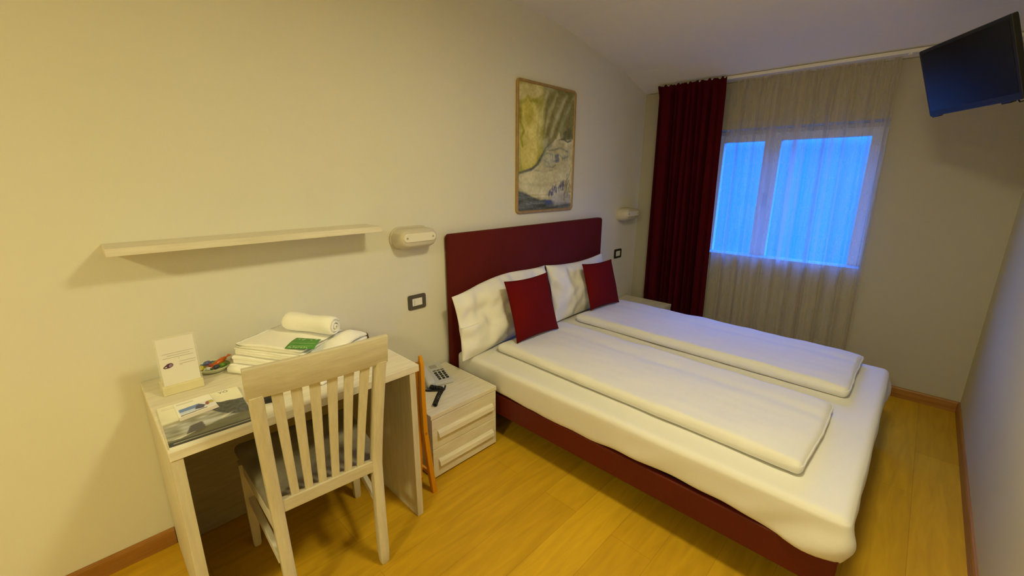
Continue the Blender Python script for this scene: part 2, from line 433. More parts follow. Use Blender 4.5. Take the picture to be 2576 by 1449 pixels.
# window -----------------------------------------------------------
wn = bpy.data.objects.new('window_1', None); COL.objects.link(wn); wn.location = (XW + .17, (WY0 + WY1) / 2, WZ0); wn['kind'] = 'structure'
GX = XW + .17
def ring_frame(bm, x0, x1, y0, y1, z0, z1, w, wb=None):
    wb = wb or w
    box(bm, (x0, y0, z0), (x1, y1, z0 + wb), .004); box(bm, (x0, y0, z1 - w), (x1, y1, z1), .004)
    box(bm, (x0, y0, z0 + wb - .002), (x1, y0 + w, z1 - w + .002), .004); box(bm, (x0, y1 - w, z0 + wb - .002), (x1, y1, z1 - w + .002), .004)
bm = BM(); ring_frame(bm, GX, GX + .06, WY0, WY1, .80, WZ1, .045); fr = obj('frame', bm, M['pvc'], wn)
MY = -1.075
for y0, y1 in ((WY0 + .035, MY + .002), (MY - .002, WY1 - .035)):
    bm = BM(); ring_frame(bm, GX - .012, GX + .045, y0, y1, .812, WZ1 - .03, .062, .05); sa = obj('sash', bm, M['pvc'], wn)
    bm = BM(); box(bm, (GX + .012, y0 + .055, .85), (GX + .018, y1 - .055, WZ1 - .085)); obj('pane', bm, M['glass'], sa)
bm = BM(); box(bm, (GX - .03, MY - .012, 1.36), (GX - .012, MY + .012, 1.42), .004); box(bm, (GX - .045, MY - .010, 1.30), (GX - .030, MY + .010, 1.41), .005); obj('handle', bm, M['metal'], wn)
# ------------------------------------------------------------------ curtains
bm = BM(); box(bm, (3.225, -2.30, 2.300), (3.30, -.20, 2.322), .003); rail_t = thing('curtain_rail', 'long white ceiling rail carrying both curtains above the window', 'curtain rail', (3.26, -1.2, 2.30))
obj('rail', bm, M['rail'], rail_t)
bm = BM(); box(bm, (3.226, -2.285, 2.288), (3.245, -2.26, 2.302), .003); obj('glider', bm, M['rail'], rail_t)
bm = BM(); box(bm, (3.226, -1.845, 2.290), (3.245, -1.825, 2.302), .003); obj('glider', bm, M['rail'], rail_t)

def drape(bm, y0, y1, z0, z1, x, folds, amp, seed, nu, nvv, flare=0.0, head=0.05, shift=0.0, lean_x=0.0, sharp=False):
    rng = random.Random(seed)
    ph = [rng.uniform(0, 2 * PI) for _ in range(4)]
    def X(u, v):
        z = z0 + (z1 - z0) * v
        a = amp * (1.0 - 0.45 * v) if z < z1 - head else amp * 0.30
        k = 1 if z < z1 - head else (z1 - z) / head * 0.5 + 0.5
        w = u + 0.010 * math.sin(2 * PI * u * 3 + ph[0])
        s = math.sin(2 * PI * folds * w + ph[1]) + 0.55 * math.sin(2 * PI * folds * 0.53 * w + ph[2] + .5 * (1 - v)) + 0.3 * math.sin(2 * PI * folds * 1.9 * w + ph[3])
        if z > z1 - head: s = s * 0.5 + 0.8 * math.sin(2 * PI * folds * 3.1 * u)
        r_ = x + lean_x * (1 - v) + a * s * 0.55 * k
        if sharp and z < z1 - head: r_ = min(max(r_, 3.262), 3.334)
        return r_
    def f(u, v):
        z = z0 + (z1 - z0) * v
        e = (u - .5) * flare * (1 - v) + shift * (1 - v)
        y = y0 + (y1 - y0) * u + e * (y1 - y0) / abs(y1 - y0) + 0.012 * math.sin(2 * PI * folds * u + ph[2]) * (1 - .6 * v)
        return Vector((X(u, v), y, z))
    vs = grid(bm, nu, nvv, f)
    uvl = bm.loops.layers.uv.new('UVMap')
    idx = {}
    for i, row in enumerate(vs):
        for j, vv in enumerate(row): idx[vv] = (i / nu * 1.6, z0 + (z1 - z0) * j / nvv)
    for fc in bm.faces:
        for lp in fc.loops: lp[uvl].uv = idx[lp.vert]
bm = BM(); drape(bm, -.775, -1.80, .02, 2.2985, 3.294, 10, .050, 3, 300, 70, flare=.04, head=.06, shift=.03, sharp=True)
sh = obj('sheer_curtain', bm, M['sheer'], smooth=True, loc=(3.285, -1.3, .02)); tag(sh, 'beige see-through voile curtain hanging over the window', 'sheer curtain')
RZ1 = 2.322
def red_fold(u, v):
    z = .02 + (RZ1 - .02) * v; top = min(1, max(0, (RZ1 - z) / .09))
    d = 0
    for ui, w, dp, dr in ((.03, .020, .5, .0), (.215, .026, 1.0, .02), (.30, .018, .55, .01), (.405, .024, .9, -.03), (.49, .016, .5, .0), (.575, .026, 1.0, .03), (.665, .018, .6, .02), (.775, .028, 1.0, -.02), (.90, .014, .25, .01)):
        c_ = ui + dr * (1 - v) + .006 * math.sin(5 * v + 20 * ui)
        d = max(d, dp * math.exp(-((u - c_) / (w * (1.15 - .25 * v))) ** 2))
    d = d * (.050 + .060 * (1 - v)) * (.25 + .75 * top)
    x = 3.185 + .055 * (1 - v) + d + .006 * math.sin(2 * PI * 4.3 * u + 2 * v)
    if top < 1: x += .008 * math.sin(2 * PI * 23 * u) * (1 - top) * (RZ1 - z > .012)
    if z < .42: x = max(x, 3.238)
    y = -.205 - .560 * u + (u - .5) * -.03 * (1 - v) + (.018 * (1 - u) ** 6 * (1 - top))
    zt = z + (.006 * math.sin(2 * PI * 11 * u) + .004 * math.sin(2 * PI * 17.3 * u + 1) - .010) * max(0, (v - .97) / .03)
    return Vector((min(x, 3.333), y, zt))
bm = BM(); grid(bm, 300, 90, red_fold)
rc = obj('red_curtain', bm, M['red_curtain'], smooth=True, loc=(3.26, -.48, .02)); tag(rc, 'dark wine red heavy curtain drawn to the window\'s left side', 'curtain')
md = rc.modifiers.new('thickness', 'SOLIDIFY'); md.thickness = .004

# ------------------------------------------------------------------ bed
BX0, BX1 = .967, 2.593
bed = thing('double_bed', 'double bed with wine red headboard and low red base', 'bed', (1.78, -1.0, 0))
bm = BM()
pts = rrect(1.676, .98, .022, 4)
ring = lambda y, s: [(1.778 + a * s, y, .7127 + b * s) for a, b in pts]
rings = []
for y, ins in ((-.014, .003), (-.018, 0), (-.052, 0), (-.057, .003), (-.059, .007)):
    rings.append([(1.778 + a * (1 - ins / .84), y, .7127 + b * (1 - ins / .49)) for a, b in pts])
loft(bm, rings); obj('headboard', bm, M['red_leather'], bed, True, angle=.6)
bm = BM(); box(bm, (BX0, -2.08, .156), (BX0 + .03, -.062, .284), .006); obj('side_rail', bm, M['red_base'], bed)
bm = BM(); box(bm, (BX1 - .03, -2.08, .156), (BX1, -.062, .284), .006); obj('side_rail', bm, M['red_base'], bed)
bm = BM(); box(bm, (BX0 + .03, -2.08, .156), (BX1 - .03, -2.05, .284), .006); obj('foot_rail', bm, M['red_base'], bed)
bm = BM(); box(bm, (BX0 + .03, -2.05, .235), (BX1 - .03, -.062, .283)); obj('mattress_support', bm, M['black'], bed)
for x, y in ((1.40, -.30), (2.16, -.30), (1.40, -1.55), (2.16, -1.55)):
    bm = BM(); hexa(bm, [(x - .03, y - .03, 0), (x + .03, y - .03, 0), (x + .03, y + .03, 0), (x - .03, y + .03, 0)], [(x - .04, y - .04, .236), (x + .04, y - .04, .236), (x + .04, y + .04, .236), (x - .04, y + .04, .236)]); obj('leg', bm, M['black'], bed)
# mattress under its fitted sheet
MZ = .452
def sst(a, b, x):
    t = min(1, max(0, (x - a) / (b - a))); return t * t * (3 - 2 * t)
def mat_disp(p, n):
    q = p.copy(); t = (MZ - p.z) / (MZ - .2855); low = sst(.18, .75, t)
    flat = Vector((n.x, n.y, 0)); out = Vector(((-1 if p.x < 1.78 else 1) if min(abs(p.x - BX0), abs(p.x - BX1)) < .06 else 0, -1 if p.y < -2.03 else 0, 0))
    q += flat * (nz(p, 3.2, 4.0) * .007 + nz(p, 8, 2.0) * .003) * (.35 + .65 * low)
    if n.z > .5: q.z += min(0, nz(p, 3.5, 4.0) * .004 - .001)
    # tuck wrinkles fan out along the sides
    w = math.sin(24 * p.y + 34 * p.z + 4 * nz(p, 2.5, 3)) * max(0, nz(p, 2.4, 7) + .12) * low
    q += out * .008 * w
    q.z += (.010 * math.sin(p.y * 5.0 + p.x * 3) + .008 * nz(p, 9, 9)) * sst(.6, 1, t)
    for cx in (BX0, BX1):
        d = math.hypot(p.x - cx, (p.y + 2.085) * .75)
        if d < .30:
            k = sst(0, 1, 1 - d / .30) * low
            g = math.sin(46 * (p.z * .8 + .55 * abs(p.x - cx) + .55 * (p.y + 2.09)))
            q += flat * k * (.010 + .014 * g); q.z -= .022 * k * t
    if p.y < -2.0: q.y -= .010 * math.sin(PI * min(1, max(0, t)))
    if BX0 - .002 < q.x < BX1 + .002 and q.y > -2.082: q.z = max(q.z, .2845)
    return q
bm = BM(); softbox(bm, (BX0 - .004, -2.090, .2855), (BX1 + .004, -.066, MZ), .030, .020, mat_disp)
ma = obj('mattress', bm, M['linen'], None, True, loc=(1.78, -1.08, .272)); tag(ma, 'thick mattress tucked under a tight white fitted sheet', 'mattress')

# folded duvets
def duvet(x0, x1, y0, y1, z0, th, skew, seed, label):
    def d(p, n):
        q = p.copy(); u = (p.x - x0) / (x1 - x0); v = (p.y - y0) / (y1 - y0)
        if n.z > .5:
            q.z += .006 * nz(p, 4, seed) + .0035 * nz((p.x * 2.5, p.y, 0), 7, seed + 3) - .007 * (math.exp(-((u - .72) / .05) ** 2))
            q.z -= .012 * max(0, (.10 - v) / .10) ** 2 + .008 * max(0, (v - .93) / .07) ** 2
        edge = 1 if (abs(n.x) + abs(n.y)) > .4 else 0
        if edge:
            q += Vector((n.x, n.y, 0)) * (.008 * nz(p, 3.5, seed + 5) + .004 * nz(p, 14, seed + 6))
            q.z += .004 * nz(p, 8, seed + 8) if p.z > z0 + .01 else 0
        q.x += skew * (p.y - (y0 + y1) / 2)
        if v < .06: q.y += .005 * math.sin(u * 7 + seed) * (1 - v / .06)
        q.z = max(q.z, z0)
        return q
    bm = BM(); softbox(bm, (x0, y0, z0), (x1, y1, z0 + th), th * .49, .020, d)
    o = obj('folded_duvet', bm, M['linen'], None, True, loc=((x0 + x1) / 2, (y0 + y1) / 2, z0)); tag(o, label, 'duvet', 'white duvets folded lengthwise on the bed'); return o
duvet(1.115, 1.77, -1.935, -.262, MZ + .001, .064, .025, 1.0, 'white duvet folded lengthwise on the bed half nearest the desk')
duvet(1.955, 2.585, -1.965, -.262, MZ + .001, .068, .022, 5.0, 'white duvet folded lengthwise on the bed half by the window')

# pillows and cushions
def pillow_bm(w, h, t, pw, corner, wr, seed, nu=56, nv=40, sq=2.4, ears=0.0):
    bm = BM()
    def prof(a): return max(0.0, 1 - abs(a) ** sq) ** pw
    sides = []
    for sgn in (1, -1):
        def f(u, v):
            a, b = 2 * u - 1, 2 * v - 1
            # concave sides, pointed corners
            x = a * w / 2 * (1 - corner * (1 - b * b) * (abs(a) ** 2) * .5) ; y = b * h / 2 * (1 - corner * (1 - a * a) * (abs(b) ** 2) * .5)
            tt = t / 2 * prof(a) * prof(b)
            e = prof(a) * prof(b)
            p = (x, y, 0)
            cr = math.sin(26 * (y + .25 * x) + 5 * nz((x, y, 0), 5, seed)) * max(0, .55 + nz((x, y, 0), 3.2, seed + 9)) * math.exp(-((abs(a) - .8) / .30) ** 2)
            wv = wr * e ** .35 * (.55 * cr) + wr * e ** .4 * (nz(p, 6, seed) + .5 * nz(p, 14, seed + 2) + .8 * nz((x * .5 + y, y - x * .4, 0), 7, seed + 4))
            return Vector((x, y, sgn * (tt + max(0, tt > 0) * wv * (1 if sgn > 0 else .3))))
        sides.append(grid(bm, nu, nv, f, flip=(sgn < 0)))
    bmesh.ops.remove_doubles(bm, verts=bm.verts, dist=1e-5)
    bmesh.ops.recalc_face_normals(bm, faces=bm.faces)
    return bm
def lean(bm, foot, width_dir, up_dir, h):
    """foot: middle of the lower edge; local x -> width_dir, local y -> up_dir"""
    X = Vector(width_dir).normalized(); Y = Vector(up_dir).normalized(); Y = (Y - X * Y.dot(X)).normalized(); Z = X.cross(Y)
    m = Matrix((( X.x, Y.x, Z.x, 0), (X.y, Y.y, Z.y, 0), (X.z, Y.z, Z.z, 0), (0, 0, 0, 1)))
    bmesh.ops.translate(bm, verts=bm.verts, vec=(0, h / 2, 0)); place(bm, m); bmesh.ops.translate(bm, verts=bm.verts, vec=foot)
def sag(bm, k):
    for v in bm.verts: v.co.y -= k * math.sin(v.co.x * 7 + .6) ** 2
bm = pillow_bm(.93, .44, .135, .55, .10, .036, 3.0, 110, 64)
for v in bm.verts:                                     # the free end droops and turns forward
    a = v.co.x / .475
    v.co.y += .030 * a + .020 * math.cos(a * 3.1) * (v.co.y > 0)
lean(bm, Vector((1.340, -.188, MZ + .010)), (.96, .02, -.005), (0, .20, .97), .44)
for v in bm.verts:
    if v.co.x < 1.12: v.co.y -= (1.12 - v.co.x) * .12
    v.co.y = min(v.co.y, -.066); v.co.z = max(v.co.z, MZ + .005)
o = obj('pillow', bm, M['pillowcase'], None, True, loc=(1.37, -.19, MZ)); tag(o, 'white pillow leaning on the headboard at the nightstand with the telephone', 'pillow', 'white pillows against the headboard')
bm = pillow_bm(.78, .43, .135, .55, .10, .030, 8.0, 96, 64)
for v in bm.verts:
    a = v.co.x / .40
    v.co.y += .018 * (a * a) * (v.co.y > 0)
lean(bm, Vector((2.212, -.188, MZ + .010)), (.96, 0, 0), (0, .24, .97), .43)
for v in bm.verts: v.co.y = min(v.co.y, -.066); v.co.z = max(v.co.z, MZ + .005)
o = obj('pillow', bm, M['pillowcase'], None, True, loc=(2.22, -.19, MZ)); tag(o, 'white pillow leaning on the headboard at the window side', 'pillow', 'white pillows against the headboard')
bm = pillow_bm(.41, .40, .105, .62, .14, .003, 15.0, 40, 40, 2.2)
lean(bm, Vector((1.402, -.385, MZ + .071)), (.41, -.012, .0), (-.075, .30, .95), .40)
c1 = obj('cushion', bm, M['red_cushion'], None, True, loc=(1.40, -.32, MZ + .05)); tag(c1, 'square dark red cushion on the duvet nearest the desk', 'cushion', 'square red cushions on the bed')
bm = pillow_bm(.40, .37, .105, .62, .14, .003, 21.0, 40, 40, 2.2)
lean(bm, Vector((2.281, -.342, MZ + .076)), (.41, -.02, -.01), (-.06, .30, .95), .37)
c2 = obj('cushion', bm, M['red_cushion'], None, True, loc=(2.29, -.28, MZ + .05)); tag(c2, 'square dark red cushion at the window side of the bed', 'cushion', 'square red cushions on the bed')

# ------------------------------------------------------------------ nightstands
def nightstand(x0, x1, label):
    d = .486
    t = thing('nightstand', label, 'nightstand', ((x0 + x1) / 2, -d / 2, 0), 'limed wood nightstands beside the bed')
    bm = BM(); box(bm, (x0, -d, .352), (x1, -.013, .3775), .002); obj('top', bm, M['white_wood_x'], t)
    bm = BM(); box(bm, (x0 + .004, -d + .018, .012), (x0 + .022, -.013, .352)); obj('side_panel', bm, M['white_wood_y'], t)
    bm = BM(); box(bm, (x1 - .022, -d + .018, .012), (x1 - .004, -.013, .352)); obj('side_panel', bm, M['white_wood_y'], t)
    bm = BM(); box(bm, (x0 + .022, -.022, .012), (x1 - .022, -.013, .352)); box(bm, (x0 + .022, -d + .02, .012), (x1 - .022, -.022, .03)); obj('carcass', bm, M['white_wood_x'], t)
    for z0, z1, zh in ((.181, .349, .265), (.014, .178, .098)):
        bm = BM(); box(bm, (x0 + .005, -d + .001, z0), (x1 - .005, -d + .018, z1), .0015); dr = obj('drawer', bm, M['white_wood_x'], t)
        bm = BM()
        sec = [(-.021, .000), (.016, .0), (.016, -.006), (.004, -.016), (-.018, -.020), (-.021, -.018)]
        loft(bm, [[(x, -d + .001 + b, zh + a) for a, b in sec] for x in (x0 + .036, x1 - .036)])
        obj('handle', bm, M['white_wood_x'], dr)
    for x, y in ((x0 + .04, -d + .05), (x1 - .04, -d + .05), (x0 + .04, -.05), (x1 - .04, -.05)):
        bm = BM(); cyl(bm, (x, y, .006), (0, 0, 1), .014, .012, 12); obj('foot', bm, M['black'], t)
    return t
ns = nightstand(.460, .9145, 'limed wood nightstand between the desk and the bed, with telephone')
dup(ns, (2.995, ns.location.y, 0), 'limed wood nightstand on the far side of the bed by the red curtain')

# ------------------------------------------------------------------ telephone
ph = thing('telephone', 'pale grey desk telephone with coiled cord on the nightstand', 'telephone', (.70, -.17, .3775))
PR = Matrix.Translation((.715, -.155, .378)) @ rotz(math.radians(-13.5))
def pbox(lo, hi, bev): 
    b = BM(); box(b, lo, hi, bev, 3); return b
bm = BM()   # wedge body: higher at the back
hexa(bm, [(-.085, -.11, 0), (.085, -.11, 0), (.085, .11, 0), (-.085, .11, 0)], [(-.083, -.106, .020), (.083, -.106, .020), (.083, .106, .052), (-.083, .106, .052)])
bmesh.ops.bevel(bm, geom=list(bm.edges), offset=.006, segments=3, affect='EDGES'); place(bm, PR); pb = obj('body', bm, M['phone'], ph, True, angle=.5)
slope = (.052 - .020) / .212
def top_z(y): return .020 + (y + .106) * slope
bm = BM()
for r in range(4):
    for c in range(3):
        x, y = .004 + c * .024, -.078 + r * .021
        b0 = [(x, y), (x + .015, y), (x + .015, y + .012), (x, y + .012)]
        hexa(bm, [(a, b, top_z(b) - .001) for a, b in b0], [(a, b, top_z(b) + .004) for a, b in b0])
place(bm, PR); obj('keypad', bm, M['black'], pb)
bm = BM()
for c in range(3):
    x, y = .004 + c * .024, .012
    b0 = [(x, y), (x + .019, y), (x + .019, y + .006), (x, y + .006)]
    hexa(bm, [(a, b, top_z(b) - .001) for a, b in b0], [(a, b, top_z(b) + .003) for a, b in b0])
place(bm, PR); obj('function_keys', bm, M['frame_dark'], pb)
bm = BM(); b0 = [(.0, .045), (.045, .045), (.045, .078), (.0, .078)]
hexa(bm, [(a, b, top_z(b) - .001) for a, b in b0], [(a, b, top_z(b) + .001) for a, b in b0]); place(bm, PR); obj('memo_strip', bm, M['phone_dark'], pb)
# handset lying along the left side
bm = BM()
hs = []
for i in range(15):
    s = i / 14; y = -.122 + .226 * s
    e = 1 - (abs(2 * s - 1)) ** 4
    end = max(0, abs(2 * s - 1) - .62) / .38
    hgt = .030 + .012 * end; w = .050 + .004 * end; zc = .026 + (y + .11) * slope + .008 + .014 * (1 - (2 * s - 1) ** 2) - .008 * end
    if i in (0, 14): w *= .8; hgt *= .75
    hs.append([(-.058 + a, y, zc + b) for a, b in rrect(w, hgt, .012, 3)])
loft(bm, hs); place(bm, PR); obj('handset', bm, M['phone'], ph, True)
bm = BM(); pts = []
ax = [PR @ Vector((-.064, -.118, .018)), PR @ Vector((-.050, -.138, .016)), PR @ Vector((-.030, -.150, .014)), Vector((.655, -.318, .392)), Vector((.612, -.352, .391)), Vector((.560, -.398, .391)), Vector((.528, -.428, .391))]
def cat(P, t):
    n = len(P) - 1; i = min(int(t * n), n - 1); f = t * n - i
    p0, p1, p2, p3 = P[max(i - 1, 0)], P[i], P[i + 1], P[min(i + 2, n)]
    return 0.5 * ((2 * p1) + (p2 - p0) * f + (2 * p0 - 5 * p1 + 4 * p2 - p3) * f * f + (3 * p1 - p0 - 3 * p2 + p3) * f ** 3)
for i in range(420):
    t = i / 419; c = cat(ax, t); d = (cat(ax, min(1, t + .01)) - cat(ax, max(0, t - .01))).normalized()
    u = d.cross(Vector((0, 0, 1))).normalized(); w = d.cross(u); a = 2 * PI * 21 * t
    pts.append(c + (u * math.cos(a) + w * math.sin(a)) * .0100)
tube(bm, pts, .0036, 6)
tube(bm, [Vector((.70, -.29, .386)), Vector((.675, -.315, .384)), Vector((.64, -.30, .384)), Vector((.60, -.262, .383)), Vector((.575, -.21, .383))], .0055, 8)
obj('coiled_cord', bm, M['black'], ph, True)

# ------------------------------------------------------------------ desk
DX0, DX1, DD, DH = -.5405, .3135, .634, .7548
desk = thing('desk', 'narrow limed wood desk with panel ends against the wall', 'desk', (-.11, -.317, 0))
bm = BM(); box(bm, (DX0, -DD, DH - .030), (DX1, -.003, DH), .0015); obj('desktop', bm, M['white_wood_x'], desk)
bm = BM(); box(bm, (DX0 + .001, -DD + .004, 0), (DX0 + .031, -.005, DH - .03), .0015); obj('end_panel', bm, M['white_wood_z'], desk)
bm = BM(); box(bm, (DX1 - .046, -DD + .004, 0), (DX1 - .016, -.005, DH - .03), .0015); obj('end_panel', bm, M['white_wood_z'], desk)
bm = BM(); box(bm, (DX0 + .031, -.036, .002), (DX1 - .046, -.018, DH - .03)); obj('back_panel', bm, M['panel_shaded'], desk)

# ------------------------------------------------------------------ chair
CR = Matrix.Translation((-.122, -.700, 0)) @ rotz(math.radians(-5.0))
ch = thing('chair', 'limed wood slat-back chair pushed under the desk', 'chair', (-.11, -.5, 0))
def C(u, v, z): return CR @ Vector((u, v, z))
cu = CR.to_3x3() @ Vector((1, 0, 0)); cv = CR.to_3x3() @ Vector((0, 1, 0))
def vback(z):       # rake of the rear legs and back
    if z < .46: return -.022 * (1 - z / .46) ** 1.5
    return -.088 * ((z - .46) / .54) ** 1.25
def uback(z): return .174 + .010 * (z / .46) if z < .46 else .184 + .022 * ((z - .46) / .54)
for s in (-1, 1):
    bm = BM(); zs = [0, .012, .05, .12, .2, .3, .4, .46, .52, .6, .68, .76, .84, .905]
    sweep_rect(bm, [C(s * uback(z) - (.016 if s > 0 else 0), vback(z), z) for z in zs], [.026, .034] + [.040] * (len(zs) - 2), [.024, .032, .034] + [.036] * (len(zs) - 3), cu, .006)
    obj('leg', bm, M['white_wood_z'], ch, True, angle=.6)
    bm = BM(); zs = [0, .01, .15, .3, .41]
    sweep_rect(bm, [C(s * (.212 + .006 * (1 - z)), .418, z) for z in zs], [.024, .030, .036, .042, .044], [.024, .030, .036, .042, .044], cu, .004)
    obj('leg', bm, M['white_wood_z'], ch, True, angle=.6)
    bm = BM(); sweep_rect(bm, [C(s * .192 - (.016 if s > 0 else 0), .012, .235), C(s * .212, .405, .235)], .020, .034, cu, .003); obj('stretcher', bm, M['white_wood_y'], ch)
    bm = BM(); sweep_rect(bm, [C(s * .190 - (.016 if s > 0 else 0), .012, .388), C(s * .214, .405, .388)], .022, .060, cu, .003); obj('seat_rail', bm, M['white_wood_y'], ch)
bm = BM(); sweep_rect(bm, [C(-.20, .418, .388), C(.20, .418, .388)], .022, .060, cv, .003); obj('seat_rail', bm, M['white_wood_x'], ch)
# crest rail, gently curved
bm = BM(); n = 12; rings = []
for i in range(n + 1):
    u = -.227 + .437 * i / n; cur = -.016 * (1 - (u / .229) ** 2)
    zc = .948; vb = vback(.948)
    q = []
    for a, b in rrect(.024, .106, .004, 2):
        q.append(C(u, vb + cur * .6 + a + (b * -.16), zc + b))
    rings.append(q)
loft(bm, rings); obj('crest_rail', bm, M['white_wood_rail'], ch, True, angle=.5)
bm = BM(); rings = []
for u in (-.170, .156): rings.append([C(u, -.002 + a, .452 + b) for a, b in rrect(.024, .048, .003, 2)])
loft(bm, rings); obj('lower_back_rail', bm, M['white_wood_rail'], ch)
for i in range(6):
    k = (i - 2.5) / 2.5
    ub, ut = k * .114 - .008, k * .138 - .008
    bm = BM(); zs = [.470, .54, .62, .70, .78, .86, .902]
    sweep_rect(bm, [C(ub + (ut - ub) * (z - .47) / .43, vback(z) - .006 * (z - .47) / .43, z) for z in zs], [.026 + .006 * (z - .47) / .43 for z in zs], .014, cu, .003)
    obj('back_slat', bm, M['white_wood_z'], ch)
def seat_disp(p, n):
    q = p.copy(); v = (p.y - .02) / .46
    q.x *= .86 + .14 * v
    if n.z > .3: q.z += .012 * (1 - (p.x / .24) ** 2) * (1 - (2 * v - 1) ** 2) + .0015 * nz(p, 18, 2)
    return q
bm = BM(); softbox(bm, (-.238, .022, .418), (.238, .482, .466), .022, .03, seat_disp); place(bm, CR); obj('seat', bm, M['seat'], ch, True)

# ------------------------------------------------------------------ folded luggage stand
rk = thing('luggage_rack', 'folded orange wood luggage rack standing between desk and nightstand', 'luggage rack', (.39, -.35, 0))
def bar(pts, w, d): 
    b = BM(); sweep_rect(b, pts, w, d, (1, 0, 0), .004); return b
for y, tz in ((-.535, .738), (-.13, .655)):
    o1 = obj('front_leg', bar([(.418, y - .012, 0), (.401, y - .006, .18), (.388, y, .36), (.386, y, .52), (.392, y + .006, tz - .04), (.391, y + .008, tz)], [.026, .026, .025, .023, .021, .014], [.026] * 5 + [.016]), M['orange_wood'], rk, True, angle=.6)
    o2 = obj('rear_leg', bar([(.352, y + .020, 0), (.366, y + .022, .18), (.380, y + .026, .36), (.384, y + .028, .52), (.386, y + .03, tz - .04)], [.022] * 5, [.020] * 5), M['orange_wood'], rk, True, angle=.6)
    bm = BM(); cyl(bm, (.389, y - .014, .345), (0, 1, 0), .0055, .006, 12); obj('screw', bm, M['brass'], o1)
for x, z in ((.391, .63), (.386, .59), (.414, .10), (.360, .10)):
    bm = BM(); tube(bm, [(x, -.53, z), (x, -.115, z)], .009, 10); obj('crossbar', bm, M['orange_wood'], rk, True)

# ------------------------------------------------------------------ wall shelf
bm = BM(); box(bm, (-.558, -.176, 1.2735), (.441, -.001, 1.2998), .0012)
o = obj('wall_shelf', bm, M['white_wood_x'], None, loc=(-.06, -.088, 1.2735)); tag(o, 'long empty limed wood shelf on the wall above the desk', 'shelf')

# ------------------------------------------------------------------ wall lamps
wl = thing('wall_lamp', 'cream oval reading lamp on the wall beside the shelf', 'wall lamp', (.70, 0, 1.205), 'cream oval wall lamps beside the bed')
LX, LZ = .705, 1.205
def stadium(w, h, y, dz=0, n=14, dx=0):
    r = h / 2; p = []
    for sx, a0 in ((1, -PI / 2), (-1, PI / 2)):
        for i in range(n + 1):
            a = a0 + PI * i / n; p.append((LX + dx + sx * (w / 2 - r) + r * math.cos(a), y, LZ + dz + r * math.sin(a)))
    return p
bm = BM(); loft(bm, [stadium(.262, .126, -.001), stadium(.262, .126, -.012), stadium(.256, .120, -.015)]); obj('back_plate', bm, M['plastic_cream'], wl, True, angle=.6)
bm = BM(); loft(bm, [stadium(.250, .114, -.014), stadium(.250, .114, -.052), stadium(.244, .108, -.076, .003), stadium(.234, .098, -.094, .006), stadium(.222, .086, -.103, .008), stadium(.214, .076, -.106, .009)]); hd = obj('housing', bm, M['plastic_cream'], wl, True, angle=.9)
bm = BM(); loft(bm, [stadium(.206, .046, -.104, .010), stadium(.206, .046, -.109, .010), stadium(.202, .042, -.111, .010)]); st = obj('diffuser', bm, M['plastic_light'], wl, True, angle=.6)
for dx in (-.083, .083):
    bm = BM(); cyl(bm, (LX + dx, -.111, LZ + .010), (0, 1, 0), .006, .003, 12); obj('screw', bm, M['grey_mark'], st)
dup(wl, (3.055, 0, 1.205), 'cream oval reading lamp on the wall beside the red curtain')

# ------------------------------------------------------------------ switch and socket
def wall_plate(name, x, z, w, h, fm, label, cat, key_w, key_h):
    t = thing(name, label, cat, (x, 0, z))
    bm = BM(); o_ = rrect(w, h, .012, 4); i_ = rrect(key_w, key_h, .003, 4)
    A = [[bm.verts.new((x + a * s, y, z + b * s)) for a, b in o_] for y, s in ((-.001, 1), (-.007, 1), (-.010, .96))]
    B = [[bm.verts.new((x + a, y, z + b)) for a, b in i_] for y in (-.010, -.003)]
    L = A + B
    for r0, r1 in zip(L[:-1], L[1:]):
        for k in range(len(r0)):
            j = (k + 1) % len(r0); bm.faces.new((r0[k], r0[j], r1[j], r1[k]))
    bmesh.ops.recalc_face_normals(bm, faces=bm.faces); obj('bezel', bm, fm, t)
    return t
sw = wall_plate('light_switch', .7285, .820, .122, .088, M['frame_dark'], 'white rocker switch in a dark grey plate beside the headboard', 'light switch', .070, .046)
bm = BM(); box(bm, (.7285 - .0345, -.0085, .820 - .0225), (.7285 - .0225, -.003, .820 + .0225), .001); obj('rocker', bm, M['plastic_white'], sw)
bm = BM(); box(bm, (.7285 - .0215, -.0085, .820 - .0225), (.7285 + .0345, -.003, .820 + .0225), .001); obj('rocker', bm, M['plastic_white'], sw)
bm = BM()
for dz in (-.014, -.004, .006): box(bm, (.7285 - .019, -.0092, .820 + dz), (.7285 - .017, -.0083, .820 + dz + .005))
obj('indicator_marks', bm, M['dark_mark'], sw)
so = wall_plate('wall_socket', 3.004, .832, .126, .088, M['frame_black'], 'small dark framed wall plate with pale centre under the far wall lamp', 'wall socket', .078, .050)
bm = BM(); box(bm, (3.004 - .0385, -.008, .832 - .0245), (3.004 + .0385, -.003, .832 + .0245), .001); obj('rocker', bm, M['plastic_white'], so)

